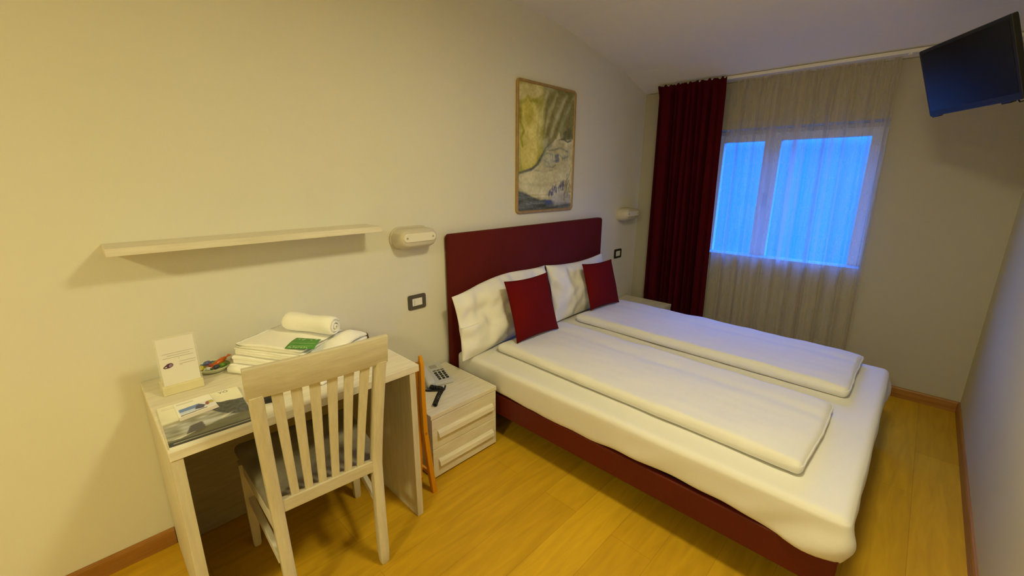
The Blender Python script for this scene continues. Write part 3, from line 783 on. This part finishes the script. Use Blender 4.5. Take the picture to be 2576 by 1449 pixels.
# ------------------------------------------------------------------ picture above the bed
PX0, PX1, PZ0, PZ1 = 1.571, 2.2265, 1.2864, 2.1705
pic = thing('framed_painting', 'tall watercolour mountain landscape in a thin wooden frame above the headboard', 'painting', (1.90, 0, 1.29))
bm = BM(); pw, phh = PX1 - PX0, PZ1 - PZ0; cx, cz = (PX0 + PX1) / 2, (PZ0 + PZ1) / 2
rr_o = rrect(pw, phh, .030, 6); rr_i = rrect(pw - .040, phh - .040, .012, 6)
L = [[bm.verts.new((cx + a, y, cz + b)) for a, b in q] for q, y in ((rr_o, -.001), (rr_o, -.014), (rrect(pw - .008, phh - .008, .027, 6), -.018), (rrect(pw - .030, phh - .030, .018, 6), -.018), (rr_i, -.010), (rr_i, -.001))]
for r0, r1 in zip(L[:-1], L[1:]):
    for k in range(len(r0)):
        j = (k + 1) % len(r0); bm.faces.new((r0[k], r0[j], r1[j], r1[k]))
bmesh.ops.recalc_face_normals(bm, faces=bm.faces); obj('frame', bm, M['gilt'], pic, True, angle=.5)
c = Canvas(150, 230, (150, 135, 85)); U, V = c.U, c.V
# sky: olive wash with sweeping pale and dark rays
sky = np.array([118, 108, 66]); c.a[:] = sky
c.fill(U < .5 - .1 * V, (150, 136, 60), .8, 18)
ang = np.arctan2(V - .42, U - .30)
ray = fnoise((1, 400), (1, 26), 5)[0]; idx = ((ang + PI) / (2 * PI) * 399).astype(int)
rr = ray[idx]; c.a += ((rr - .5) * 60 * np.clip((V - .40) * 3, 0, 1) * np.clip((U - .25) * 4, 0, 1))[..., None]
c.a += ((fnoise(U.shape, (9, 6), 2) - .5) * 26)[..., None]
c.poly([(.0, .98), (.30, 1), (.42, .95), (.30, .90), (.10, .88), (.0, .86)], (168, 150, 96), .8, 6)
c.poly([(.05, .86), (.14, .90), (.25, .87), (.33, .80), (.30, .60), (.34, .45), (.26, .36), (.08, .33), (.03, .50), (.06, .70)], (178, 158, 84), .85, 7)
c.line([(.02, .84), (.10, .86), (.15, .90), (.20, .87), (.30, .88)], .035, (122, 112, 34), .8, 3, 1.35)
c.poly([(.08, .85), (.20, .88), (.25, .76), (.16, .68), (.09, .74)], (140, 122, 36), .6, 24)
c.line([(.02, .80), (.03, .70), (.09, .64), (.04, .58), (.07, .52)], .03, (120, 108, 30), .8, 3, 1.35)
for x0, x1, col in ((.45, .60, (170, 156, 110)), (.58, .78, (160, 148, 104)), (.36, .42, (176, 158, 100)), (.70, .93, (140, 130, 92))):
    c.line([(x0 - .02, .62), ((x0 + x1) / 2, .80), (x1 + .06, .96)], .05, col, .55, 6, 1.35)
for x0, x1 in ((.50, .66), (.62, .84), (.42, .50), (.82, .97)):
    c.line([(x0, .60), ((x0 + x1) / 2, .77), (x1, .93)], .025, (96, 86, 44), .55, 4, 1.35)
c.poly([(.78, .66), (.95, .72), (1, .62), (1, .60), (.80, .60)], (82, 80, 56), .75, 5)
c.poly([(.40, .58), (.52, .62), (.48, .50), (.42, .50)], (150, 142, 112), .6, 6)
# mountain
mt = [(0, .30), (.10, .32), (.22, .34), (.32, .38), (.40, .45), (.47, .52), (.55, .55), (.62, .59), (.72, .62), (.85, .60), (1, .61), (1, 0), (0, 0)]
c.poly(mt, (160, 146, 104), 1, 2)
c.a = np.where(inpoly(U, V, mt)[..., None], c.a + ((fnoise(U.shape, (22, 14), 8) - .5) * 34)[..., None], c.a)
c.line(mt[:5], .028, (62, 64, 62), .85, 2, 1.35); c.line(mt[4:8], .018, (84, 82, 60), .8, 2, 1.35); c.line([(.72, .60), (.80, .605), (.88, .585), (.96, .60)], .018, (70, 66, 54), .85, 1, 1.35)
c.poly([(.66, .60), (.72, .66), (.75, .60)], (170, 156, 110), .9, 2)
c.line([(.34, .38), (.42, .47), (.52, .52), (.58, .545)], .02, (90, 88, 78), .7, 3, 1.35)
for p in ([(.40, .45), (.50, .48), (.60, .47)], [(.52, .50), (.62, .51), (.75, .53), (.90, .50)], [(.44, .42), (.52, .40), (.56, .37)], [(.60, .46), (.60, .41), (.68, .42)], [(.74, .47), (.80, .44), (.90, .46)], [(.50, .37), (.60, .36), (.66, .38)], [(.30, .33), (.45, .32), (.60, .34)]):
    c.line(p, .014, (78, 80, 76), .65, 2, 1.35)
c.poly([(.64, .47), (.72, .48), (.73, .41), (.65, .40)], (82, 80, 92), .8, 2)
for x in (.56, .60, .80, .84, .88): c.line([(x, .47), (x + .005, .42)], .012, (96, 92, 88), .7, 1, 1.35)
c.poly([(.38, .44), (.60, .50), (.62, .38), (.45, .36)], (140, 136, 116), .35, 8)
# snow field, bank of dark trees below
c.poly([(0, .30), (.25, .33), (.60, .33), (1, .40), (1, .20), (.7, .16), (.5, .10), (.2, .14), (0, .2)], (168, 154, 112), .9, 6)
c.poly([(0, .24), (.4, .22), (.75, .25), (.6, .20), (.2, .20)], (138, 126, 86), .5, 7)
c.poly([(0, .17), (.12, .15), (.25, .11), (.40, .085), (.58, .08), (.70, .06), (1, .05), (1, 0), (0, 0)], (76, 76, 70), .95, 3)
c.a = np.where((V < .15)[..., None], c.a + ((fnoise(U.shape, (70, 5), 3) - .5) * 46)[..., None], c.a)
for k in range(6): c.line([(0, .15 - k * .02), (.15, .13 - k * .02), (.3, .10 - k * .018)], .008, (54, 54, 48), .6, 1, 1.35)
c.poly([(.46, .09), (.62, .08), (.62, .045), (.48, .04)], (52, 60, 92), .7, 5)
c.poly([(.58, .10), (.80, .16), (1, .12), (1, .04), (.66, .03)], (128, 120, 108), .7, 5)
rg = random.Random(4)
for k in range(46):
    x = .54 + .30 * rg.random(); y = .13 + (x - .54) * .22 + rg.uniform(-.03, .03); h = rg.uniform(.01, .045)
    c.line([(x, y), (x + rg.uniform(-.015, .02), y + h)], .012, (64, 62, 82), .75, 1, 1.35)
for k in range(14):
    x = .82 + .16 * rg.random(); y = rg.uniform(.05, .22)
    c.line([(x, y), (x + rg.uniform(.0, .05), y + rg.uniform(.05, .13))], .009, (92, 80, 56), .75, 1, 1.35)
c.line([(.86, .20), (.98, .36)], .010, (92, 84, 60), .8, 1, 1.35)
c.a = blur(c.a, 1) + ((fnoise(U.shape, (60, 40), 21) - .5) * 16 + (fnoise(U.shape, (14, 9), 22) - .5) * 20)[..., None]
picture_sheet('canvas', c, .56, (PX0 + .017, -.0105, PZ0 + .017), (pw - .034, 0, 0), (0, 0, phh - .034), M['paint'], pic, tint=(1, .86, .62))

# ------------------------------------------------------------------ television on its bracket
tv = thing('television', 'flat black television on a bracket tilted down from the right wall', 'television', (2.3615, -2.0986, 2.0081))
a = Vector((math.cos(3.6604), math.sin(3.6604), 0)); n0 = Vector((a.y, -a.x, 0)); up = Vector((0, 0, 1)); tl = .3484
nn = (n0 * math.cos(tl) - up * math.sin(tl)).normalized(); uu = nn.cross(a)
if uu.z < 0: uu = -uu
ro = -.0067; a2 = a * math.cos(ro) + uu * math.sin(ro); u2 = uu * math.cos(ro) - a * math.sin(ro)
tc_ = Vector((2.3615, -2.0986, 2.0081)); TW, TH = .56, .335
def tp(x, y, z): return tc_ + a2 * x + u2 * y + nn * z
bm = BM(); pts = rrect(TW, TH, .008, 3)
loft(bm, [[tp(x, y, -.045) for x, y in rrect(TW * .8, TH * .75, .02, 3)], [tp(x, y, -.025) for x, y in rrect(TW * .97, TH * .96, .015, 3)], [tp(x, y, -.018) for x, y in pts], [tp(x, y, 0) for x, y in pts], [tp(x, y, .002) for x, y in rrect(TW - .006, TH - .006, .006, 3)]])
obj('casing', bm, M['tv_case'], tv)
bm = BM(); q = [(-TW / 2 + .016, -TH / 2 + .028), (TW / 2 - .016, -TH / 2 + .028), (TW / 2 - .016, TH / 2 - .016), (-TW / 2 + .016, TH / 2 - .016)]
hexa(bm, [tp(x, y, .0015) for x, y in q], [tp(x, y, .0032) for x, y in q]); obj('screen', bm, M['screen'], tv)
for x in (-.245, .19):
    bm = BM(); pb_ = rrect(.05, .010, .004, 3); loft(bm, [[tp(x + p, -TH / 2 - .002 + r, z) for p, r in pb_] for z in (-.02, -.002)]); obj('foot_socket', bm, M['tv_case'], tv)
bm = BM(); w0 = tp(0, 0, -.045); w1 = Vector((2.42, -2.30, 2.02)); w2 = Vector((2.50, YR + .004, 2.02))
sweep_rect(bm, [w0, w1], .04, .03, (0, 0, 1)); sweep_rect(bm, [w1 + Vector((-.008, .02, 0)), w2], .04, .03, (0, 0, 1)); cyl(bm, w1, (0, 0, 1), .022, .06, 16)
box(bm, (2.44, YR + .001, 1.94), (2.56, YR + .012, 2.10), .003)
loft(bm, [[tp(x, y, -.052) for x, y in rrect(.12, .12, .005, 2)], [tp(x, y, -.044) for x, y in rrect(.12, .12, .005, 2)]])
obj('bracket', bm, M['tv_case'], tv)
bm = BM(); tube(bm, [tp(.20, -TH / 2 + .01, -.03), tp(.215, -TH / 2 - .014, -.03), tp(.245, -TH / 2 - .012, -.04), tp(.25, -TH / 2 + .02, -.05), Vector((2.3, -2.40, 1.80)), Vector((2.40, YR + .006, 1.80)), Vector((2.47, YR + .006, 1.95))], .003, 6); obj('cable', bm, M['black'], tv, True)

# ------------------------------------------------------------------ things on the desk
Z0 = DH
# acrylic stand with a printed card
sg = thing('card_stand', 'clear acrylic stand holding a white printed card on the desk', 'card stand', (-.43, -.18, Z0))
bm = BM(); box(bm, (-.494, -.214, Z0), (-.371, -.120, Z0 + .034), .003); obj('base', bm, M['acrylic_base'], sg)
def cardp(u, v, off): return Vector((-.4925 + .1225 * u, -.196 + .010 * v + off, Z0 + .032 + .182 * v))
bm = BM(); grid(bm, 1, 1, lambda u, v: cardp(u, v, -.003)); r = bmesh.ops.extrude_face_region(bm, geom=list(bm.faces)); bmesh.ops.translate(bm, verts=[e for e in r['geom'] if isinstance(e, bmesh.types.BMVert)], vec=(0, .008, 0)); obj('panel', bm, M['acrylic'], sg)
bm = BM(); grid(bm, 1, 1, lambda u, v: cardp(.05 + .90 * u, .0 + .97 * v, -.0038)); cd = obj('card', bm, M['paper'], sg)
bm = BM()
def strip(u0, u1, v, h=.007):
    q = [cardp(u0, v, -.0044), cardp(u1, v, -.0044), cardp(u1, v + h, -.0044), cardp(u0, v + h, -.0044)]
    bm.faces.new([bm.verts.new(p) for p in q])
for v, u0, u1 in ((.655, .14, .90), (.610, .25, .80), (.565, .14, .88), (.53, .50, .54), (.455, .50, .92), (.405, .50, .90), (.385, .50, .58)): strip(u0, u1, v)
obj('print_lines', bm, M['grey_mark'], cd)
def blob(pts, m, nm, off):
    b = BM(); b.faces.new([b.verts.new(cardp(u, v, off)) for u, v in pts]); return obj(nm, b, m, cd)
blob([(.11, .385), (.13, .41), (.22, .455), (.28, .465), (.34, .455), (.36, .42), (.34, .39), (.26, .365), (.15, .365)], M['purple'], 'logo', -.0044)
blob([(.14, .387), (.16, .40), (.20, .405), (.20, .385)], M['paper'], 'logo', -.0047)
blob([(.245, .40), (.27, .44), (.32, .445), (.345, .42), (.32, .395), (.27, .385)], M['lilac'], 'logo', -.0047)
blob([(.29, .412), (.30, .422), (.315, .412), (.30, .404)], M['purple'], 'logo', -.0050)
# magazine
mg = thing('magazine', 'magazine with a dark rocky landscape cover near the desk corner', 'magazine', (-.41, -.47, Z0))
MA, MB_, MC, MD_ = Vector((-.5345, -.617, Z0)), Vector((-.3005, -.628, Z0)), Vector((-.290, -.322, Z0)), Vector((-.527, -.317, Z0))
MB_ = Vector((-.309, -.629, Z0))
bm = BM(); hexa(bm, [MA, MB_, MC, MD_], [p + Vector((0, 0, .007)) for p in (MA, MB_, MC, MD_)]); obj('pages', bm, M['paper'], mg)
c = Canvas(150, 190, (205, 186, 130)); U, V = c.U, c.V
c.a = c.a * (0.86 + .14 * V[..., None]); c.a += ((fnoise(U.shape, (6, 5), 1) - .5) * 14)[..., None]
c.poly([(0, .52), (.25, .55), (.5, .56), (.7, .60), (1, .56), (1, 0), (0, 0)], (150, 136, 96), 1, 6)
c.poly([(0, .42), (.3, .46), (.6, .50), (1, .45), (1, .2), (0, .2)], (126, 116, 86), .7, 8)
c.a = np.where((V < .56)[..., None], c.a + ((fnoise(U.shape, (24, 9), 12) - .5) * 62)[..., None], c.a)
c.poly([(.60, .70), (.66, .72), (.72, .69), (.82, .68), (.88, .66), (1, .64), (1, .24), (.80, .30), (.66, .42), (.58, .54), (.62, .60)], (58, 54, 40), .95, 2)
c.a = np.where(inpoly(U, V, [(.58, .70), (1, .66), (1, .24), (.64, .42)])[..., None], c.a + ((fnoise(U.shape, (40, 30), 9) - .5) * 34)[..., None], c.a)
c.poly([(.20, .14), (.28, .33), (.42, .36), (.44, .18), (.36, .13)], (66, 58, 46), .95, 2)
c.poly([(0, .14), (.3, .16), (.6, .26), (1, .30), (1, .0), (0, 0)], (72, 66, 36), .8, 6)
c.poly([(.02, .13), (.15, .16), (.33, .18), (.14, .12)], (188, 172, 126), .9, 2)
c.poly([(.58, .30), (.70, .34), (.82, .37), (.66, .28)], (184, 168, 120), .8, 3)
c.fill(V < .085, (46, 42, 30), 1, 1); c.fill((V > .038) & (V < .060) & (U > .05) & (U < .95), (150, 138, 100), .8, 1)
c.fill((V > .90) & (V < .915) & (U > .04) & (U < .24), (150, 134, 88), .6, 1); c.fill((V > .94) & (V < .95) & (U > .04) & (U < .24), (160, 142, 96), .5, 1)
# two letter title, upper right
def letter(kind, x, y, w, h):
    if kind == 'Y':
        c.line([(x, y + h), (x + w / 2, y + h * .45)], .012, (104, 86, 44), .95, 0, 1.2); c.line([(x + w, y + h), (x + w / 2, y + h * .45), (x + w / 2, y)], .012, (104, 86, 44), .95, 0, 1.2)
    else:
        c.line([(x + w / 2 + w / 2 * math.cos(t), y + h / 2 + h / 2 * math.sin(t)) for t in [2 * PI * k / 14 for k in range(15)]], .012, (104, 86, 44), .95, 0, 1.2)
letter('Y', .74, .925, .045, .045); letter('O', .80, .925, .055, .045)
bm = None
def mag_f(u, v):
    p = (MA * (1 - u) + MB_ * u) * (1 - v) + (MD_ * (1 - u) + MC * u) * v
    return p - (MA + (MB_ - MA) * u + (MD_ - MA) * v)
picture_sheet('cover', c, .66, MA + Vector((0, 0, .0078)), MB_ - MA, MD_ - MA, M['print'], mg, lift=mag_f, tint=(1, .82, .45))
# leaflet on the magazine
lf = thing('leaflet', 'small white leaflet with a snowy skiing photo lying on the magazine', 'leaflet', (-.43, -.39, Z0 + .008))
LA, LB, LC, LD = [Vector(p) for p in ((-.486, -.470, Z0 + .0085), (-.3745, -.452, Z0 + .0085), (-.379, -.320, Z0 + .0085), (-.483, -.323, Z0 + .0085))]
bm = BM(); hexa(bm, [LA, LB, LC, LD], [p + Vector((0, 0, .001)) for p in (LA, LB, LC, LD)]); obj('paper', bm, M['paper'], lf)
c = Canvas(90, 110, (236, 214, 160)); U, V = c.U, c.V
c.fill((V > .84) & (V < .90) & (U > .05) & (U < .52), (170, 156, 110), .8, 1); c.fill((V > .92) & (V < .95) & (U > .05) & (U < .35), (180, 166, 120), .6, 1)
c.poly([(.06, .22), (1, .20), (1, .62), (.06, .60)], (196, 182, 150), 1, 1)
c.poly([(.06, .40), (.55, .38), (.62, .60), (.06, .58)], (92, 108, 124), 1, 3); c.poly([(.06, .30), (.6, .26), (.6, .42), (.06, .42)], (168, 166, 152), .9, 4)
c.poly([(.45, .34), (.52, .52), (.62, .56), (.74, .42), (.66, .28)], (58, 52, 62), .95, 2); c.poly([(.74, .40), (.78, .56), (.86, .58), (.88, .44), (.8, .36)], (120, 60, 44), .95, 1); c.poly([(.84, .42), (.88, .60), (.98, .56), (.98, .42)], (168, 140, 50), .95, 1)
c.poly([(.06, .20), (.75, .22), (.75, .26), (.06, .25)], (88, 80, 62), .9, 1); c.fill(V < .18, (186, 164, 122), 1, 2)
def lf_f(u, v):
    p = (LA * (1 - u) + LB * u) * (1 - v) + (LD * (1 - u) + LC * u) * v
    return p - (LA + (LB - LA) * u + (LD - LA) * v)
picture_sheet('cover', c, .70, LA + Vector((0, 0, .0014)), LB - LA, LD - LA, M['print'], lf, lift=lf_f, tint=(1, .82, .45))
# black remote, mostly behind the chair back
rm = thing('remote_control', 'black remote control lying on the desk behind the chair crest rail', 'remote control', (-.245, -.485, Z0))
RM = Matrix.Translation((-.222, -.460, Z0)) @ rotz(math.radians(-18))
bm = BM(); box(bm, (-.022, -.075, 0), (.022, .075, .018), .005, 3, RM); rb = obj('body', bm, M['black'], rm)
bm = BM()
for r_ in range(6):
    for c_ in range(3): box(bm, (-.016 + c_ * .012, -.058 + r_ * .016, .0175), (-.008 + c_ * .012, -.048 + r_ * .016, .0195), 0, 1, RM)
obj('buttons', bm, M['frame_dark'], rb)
# sweets plate
pl = thing('plate', 'small green rimmed plate of wrapped sweets beside the towels', 'plate', (-.313, -.078, Z0))
pc = Vector((-.313, -.078, Z0))
bm = BM(); prof2 = [(a_ * .87, b_) for a_, b_ in [(.001, .004), (.035, .004), (.048, .008), (.066, .020), (.072, .025), (.0735, .024), (.068, .017), (.050, .004), (.036, .0005), (.001, .0005)]]
loft(bm, [[pc + Vector((r_ * math.cos(t), r_ * math.sin(t), z_)) for t in [2 * PI * k / 36 for k in range(36)]] for r_, z_ in prof2], caps=False); obj('dish', bm, M['china'], pl, True, angle=.8)
bm = BM(); loft(bm, [[pc + Vector((r_ * math.cos(t), r_ * math.sin(t), z_)) for t in [2 * PI * k / 36 for k in range(36)]] for r_, z_ in ((.043, .0090), (.0565, .0205), (.0568, .0212), (.043, .0098))], caps=False); obj('rim_band', bm, M['china_green'], pl, True)
def sweet(pos, ang, L_, R_, col, label, tilt=0.0):
    m = mat('wrapper_' + label.split()[0], col, .25, .5, var=.2, scale=60)
    b = BM(); rings = []
    for s, rr_ in ((-1.55, 1.0), (-1.35, .75), (-1.05, .22), (-.9, .55), (-.5, .95), (0, 1), (.5, .95), (.9, .55), (1.05, .22), (1.35, .75), (1.55, 1.0)):
        fl = 1 if abs(s) < 1.1 else .28
        rings.append([Vector((s * L_, R_ * rr_ * math.cos(t), R_ * rr_ * fl * math.sin(t))) for t in [2 * PI * k / 12 for k in range(12)]])
    loft(b, rings); place(b, Matrix.Translation(pos) @ rotz(ang) @ Matrix.Rotation(tilt, 4, 'Y'))
    o = obj('wrapped_sweet', b, m, None, True, loc=pos); tag(o, label, 'sweet', 'wrapped sweets on the plate'); return o
for (dx, dy, dz), an, L_, R_, col, lb, ti in (
    ((.028, -.004, .034), .45, .030, .011, (.72, .16, .02), 'orange long wrapped sweet sticking out toward the towels', -.25),
    ((-.050, -.012, .026), 1.3, .012, .011, (.58, .50, .03), 'yellow wrapped sweet at the plate edge by the card stand', 0),
    ((-.018, .024, .030), .3, .015, .010, (.12, .15, .34), 'blue grey wrapped sweet at the back of the plate', 0),
    ((-.006, -.010, .027), -.5, .013, .009, (.42, .09, .06), 'red wrapped sweet in the middle of the plate', 0),
    ((.030, -.030, .024), .2, .014, .010, (.12, .28, .03), 'green wrapped sweet at the plate edge by the towels', 0),
    ((.004, -.040, .026), .5, .014, .009, (.05, .06, .10), 'dark navy wrapped sweet at the plate front', 0),
    ((-.026, -.036, .024), -.3, .010, .008, (.72, .72, .70), 'silver wrapped sweet at the plate front', 0)):
    sweet(pc + Vector((dx * .87, dy * .87, dz)), an, L_, R_, col, lb, ti)
# towels: e1 across, e2 toward the chair
TA = math.atan2(-.79, .61) - .15          # direction of e2
TO = Vector((-.218, -.150, Z0))
def TM(o=(0, 0, 0), da=0.0): return Matrix.Translation(TO) @ rotz(TA + da) @ Matrix.Translation(o)
# local x = along e2 (length), local y = along e1 (width, toward the wall corner)
def folded_towel(x0, x1, y0, y1, z0, th, layers, seed, label, da=0.0, roll_edge=False, lump=0.0):
    b = BM(); lt = th / layers
    for k in range(layers):
        ex = .008 * nz((k * 1.3, seed, 0), 2.1, seed); ey = .010 * nz((k * 2.3, seed + 4, 1), 1.7, seed)
        def d(p, n, k=k):
            q = p.copy()
            q.z += (.0035 * nz(p, 9, seed + k) + .006 * nz(p, 4.5, seed + 30)) * (1 if k == layers - 1 and n.z > .3 else .5)
            q += Vector((n.x, n.y, 0)) * (.006 * nz(p, 11, seed + 2 * k) + .003 * nz(p, 25, seed))
            # right-hand ends slump
            if y1 - p.y < .09: q.z = z0 + (q.z - z0) * (1 - .18 * ((.09 - (y1 - p.y)) / .09) ** 2)
            q.z = min(max(q.z, z0 + .0003), z0 + th + .0012)
            if lump and k == layers - 1:
                q.z += lump * math.exp(-((p.x - .372) / .045) ** 2 - ((p.y - .19) / .075) ** 2) * (p.z - z0) / th
            if not lump and layers == 2 and z0 > .1 and n.z > .2:
                q.z -= .010 * max(0, 1 - (p.x - x0) / .10) ** 2 + .008 * max(0, 1 - (x1 - p.x) / .09) ** 2
            return q
        softbox(b, (x0 + ex, y0 + ey, z0 + k * lt), (x1 + ex * .6, y1 - ey * .4, z0 + (k + 1) * lt + .0012), lt * .48, .022, d)
    if roll_edge:      # rolled fold along the short end
        for yy, zz, rr_ in ((y0 + .004, z0 + .017, .016),):
            tube(b, [(x0 + .006 + (x1 - x0 - .02) * k / 10, yy + .003 * math.sin(k), zz) for k in range(11)], rr_, 12)
    place(b, TM((0, 0, 0), da))
    for v in b.verts: v.co.y = min(v.co.y, -.004)
    o = obj('folded_towel', b, M['towel'], None, True, loc=TO + Vector((0, 0, z0))); tag(o, label, 'towel', 'folded white towels stacked on the desk'); return o
folded_towel(-.030, .420, -.050, .262, .0005, .034, 2, 1.0, 'folded white towel at the bottom of the stack, lying on the desk', 0, True)
folded_towel(-.018, .425, -.040, .272, .0375, .034, 2, 6.0, 'folded white towel second from the bottom of the stack', .02)
folded_towel(-.004, .415, -.034, .268, .0745, .030, 3, 11.0, 'folded white towel third from the bottom of the stack', -.015, False, .034)
folded_towel(.008, .322, -.036, .225, .1068, .024, 2, 17.0, 'folded white towel at the top of the stack, under the green card', .02)
# rolled towel lying on the stack
rl0, rl1 = Vector((-.036, -.165, Z0 + .169)), Vector((.080, -.380, Z0 + .166))
b = BM(); ax_ = (rl1 - rl0); L_ = ax_.length; ax_.normalize(); su = ax_.cross(Vector((0, 0, 1))).normalized(); sv = su.cross(ax_)
prof_r = []
turns = 2.6; NT = 84
for i in range(NT + 1):
    t = i / NT; r_ = .006 + .038 * t ** .9; a_ = 2 * PI * turns * t - 1.2; prof_r.append((r_, a_))
for side in (0, 1):
    pass
nl = 26
rows = []
for j in range(nl + 1):
    s = j / nl; row = []
    k = 1 - .16 * max(0, (abs(2 * s - 1) - .8) / .2) ** 2 + .03 * math.sin(s * 9)
    for r_, a_ in prof_r:
        p = rl0 + ax_ * (L_ * s + .008 * (1 - r_ / .044) * (1 if s > .5 else -1)) + (su * math.cos(a_) + sv * math.sin(a_)) * r_ * k
        w_ = .0018 * nz(p, 22, 3) + (.002 * nz(p, 8, 6) if r_ > .03 else 0)
        row.append(b.verts.new(p + (su * math.cos(a_) + sv * math.sin(a_)) * w_))
    rows.append(row)
for j in range(nl):
    for i in range(NT): b.faces.new((rows[j][i], rows[j + 1][i], rows[j + 1][i + 1], rows[j][i + 1]))
bmesh.ops.recalc_face_normals(b, faces=b.faces)
o = obj('rolled_towel', b, M['towel'], None, True, loc=(.04, -.28, Z0 + .13)); tag(o, 'white towel rolled into a thick cylinder on top of the stack', 'towel')
md = o.modifiers.new('thickness', 'SOLIDIFY'); md.thickness = .007; md.offset = -1
# green card
gc = thing('green_card', 'green printed hotel card leaning on the rolled towel', 'card', (-.05, -.39, Z0 + .13))
GA, GB, GC, GD = Vector((-.128, -.390, Z0 + .1345)), Vector((-.048, -.470, Z0 + .1315)), Vector((.010, -.395, Z0 + .1345)), Vector((-.056, -.318, Z0 + .1385))
def gp(u, v, z=0):
    p = (GA * (1 - u) + GB * u) * (1 - v) + (GD * (1 - u) + GC * u) * v
    return p + Vector((0, 0, z + .006 * math.sin(PI * u) * 0 + .004 * math.sin(PI * v)))
b = BM(); grid(b, 10, 10, lambda u, v: gp(u, v)); gcard = obj('card', b, M['green_card'], gc, True)
md = gcard.modifiers.new('thickness', 'SOLIDIFY'); md.thickness = .0012
b = BM()
def gpoly(pts): b.faces.new([b.verts.new(gp(u, v, .0011)) for u, v in pts])
gpoly([(.17, .78), (.20, .82), (.245, .82), (.245, .78), (.21, .75)])
gpoly([(.33, .70), (.37, .72), (.42, .84), (.43, .95), (.40, .92), (.38, .84), (.33, .76)])
gpoly([(.64, .78), (.70, .80), (.74, .79), (.72, .75), (.66, .74)])
gpoly([(.80, .84), (.86, .93), (.90, .97), (.91, .88), (.85, .80)])
gpoly([(.05, .40), (.5, .41), (.95, .44), (.95, .425), (.5, .39), (.05, .385)])
gpoly([(.10, .20), (.5, .18), (.90, .20), (.90, .19), (.5, .165), (.10, .185)])
obj('print', b, M['pale_print'], gcard)
b = BM()                             # row of pale letters along the lower edge
for k, x in enumerate((.09, .17, .25, .34, .43, .52, .62, .72)):
    w = .055
    b.faces.new([b.verts.new(gp(u, v, .0011)) for u, v in ((x, .01), (x + .014, .01), (x + .014, .13), (x, .13))])
    b.faces.new([b.verts.new(gp(u, v, .0011)) for u, v in ((x, .115 - .09 * (k % 2)), (x + w, .115 - .09 * (k % 2)), (x + w, .135 - .09 * (k % 2)), (x, .135 - .09 * (k % 2)))])
    if k % 3 != 1: b.faces.new([b.verts.new(gp(u, v, .0011)) for u, v in ((x + w - .014, .01), (x + w, .01), (x + w, .13), (x + w - .014, .13))])
obj('lettering', b, M['pale_print'], gcard)
# unidentified small dark thing behind the towels, given a fob shape
kf = thing('dark_object', 'small dark brown object peeking out behind the white towels', 'unidentified object', (.292, -.235, Z0))
b = BM(); loft(b, [[(.284 + p, -.228 + q, Z0 + z_) for p, q in rrect(w_, w_ * .8, w_ * .3, 4)] for z_, w_ in ((0, .024), (.004, .028), (.022, .026), (.040, .020), (.045, .012))]); obj('fob', b, M['brown'], kf, True)
b = BM(); tube(b, [(.288 + .012 * math.cos(t), -.250 + .012 * math.sin(t), Z0 + .002) for t in [2 * PI * k / 20 for k in range(21)]], .0014, 6); obj('ring', b, M['metal'], kf, True)

# ------------------------------------------------------------------ light
def lamp(name, loc, power, col, r):
    d = bpy.data.lights.new(name, 'AREA'); d.shape = 'DISK'; d.energy = power; d.color = col; d.size = r
    o = bpy.data.objects.new(name, d); COL.objects.link(o); o.location = loc; return o
lamp('ceiling_light', (.52, -1.88, 2.44), 26, (1.0, .885, .50), .34)
lamp('entrance_light', (-2.35, -1.80, 2.44), 43, (1.0, .895, .43), .34)
w = bpy.data.worlds.new('dusk_sky'); SC.world = w; w.use_nodes = True
n, l = w.node_tree.nodes, w.node_tree.links
bg = n['Background']
tc = n.new('ShaderNodeTexCoord'); sx = n.new('ShaderNodeSeparateXYZ'); l.new(tc.outputs['Generated'], sx.inputs[0])
ma_ = n.new('ShaderNodeMath'); ma_.operation = 'MULTIPLY_ADD'; ma_.inputs[1].default_value = .5; ma_.inputs[2].default_value = .5
l.new(sx.outputs['Z'], ma_.inputs[0])
rp = n.new('ShaderNodeValToRGB'); l.new(ma_.outputs[0], rp.inputs['Fac'])
E_ = rp.color_ramp.elements
E_[0].position = .33; E_[0].color = (0, .004, .02, 1); E_[1].position = .37; E_[1].color = (0, .029, .13, 1)
for p_, c_ in ((.53, (0, .031, .14, 1)), (.63, (.02, .24, 1.35, 1))):
    e_ = E_.new(p_); e_.color = c_
l.new(rp.outputs['Color'], bg.inputs['Color']); bg.inputs['Strength'].default_value = 15.0

# ------------------------------------------------------------------ camera
cam = bpy.data.cameras.new('camera'); co = bpy.data.objects.new('camera', cam); COL.objects.link(co)
cam.sensor_width = 36.0; cam.sensor_fit = 'HORIZONTAL'; cam.lens = 1068.14 / 2576 * 36; cam.clip_start = .02
yaw, pit, rol = .76865, -.25263, .00372
f = Vector((math.cos(yaw) * math.cos(pit), math.sin(yaw) * math.cos(pit), math.sin(pit)))
r = Vector((math.sin(yaw), -math.cos(yaw), 0)); u = r.cross(f)
r2 = r * math.cos(rol) + u * math.sin(rol); u2_ = u * math.cos(rol) - r * math.sin(rol)
co.matrix_world = Matrix(((r2.x, u2_.x, -f.x, -.61876), (r2.y, u2_.y, -f.y, -2.09051), (r2.z, u2_.z, -f.z, 1.53014), (0, 0, 0, 1)))
SC.camera = co
SC.view_settings.view_transform = 'Standard'; SC.view_settings.look = 'None'
SC.cycles.max_bounces = 10; SC.cycles.diffuse_bounces = 6; SC.cycles.transparent_max_bounces = 12
try: SC.cycles.use_denoising = True
except Exception: pass
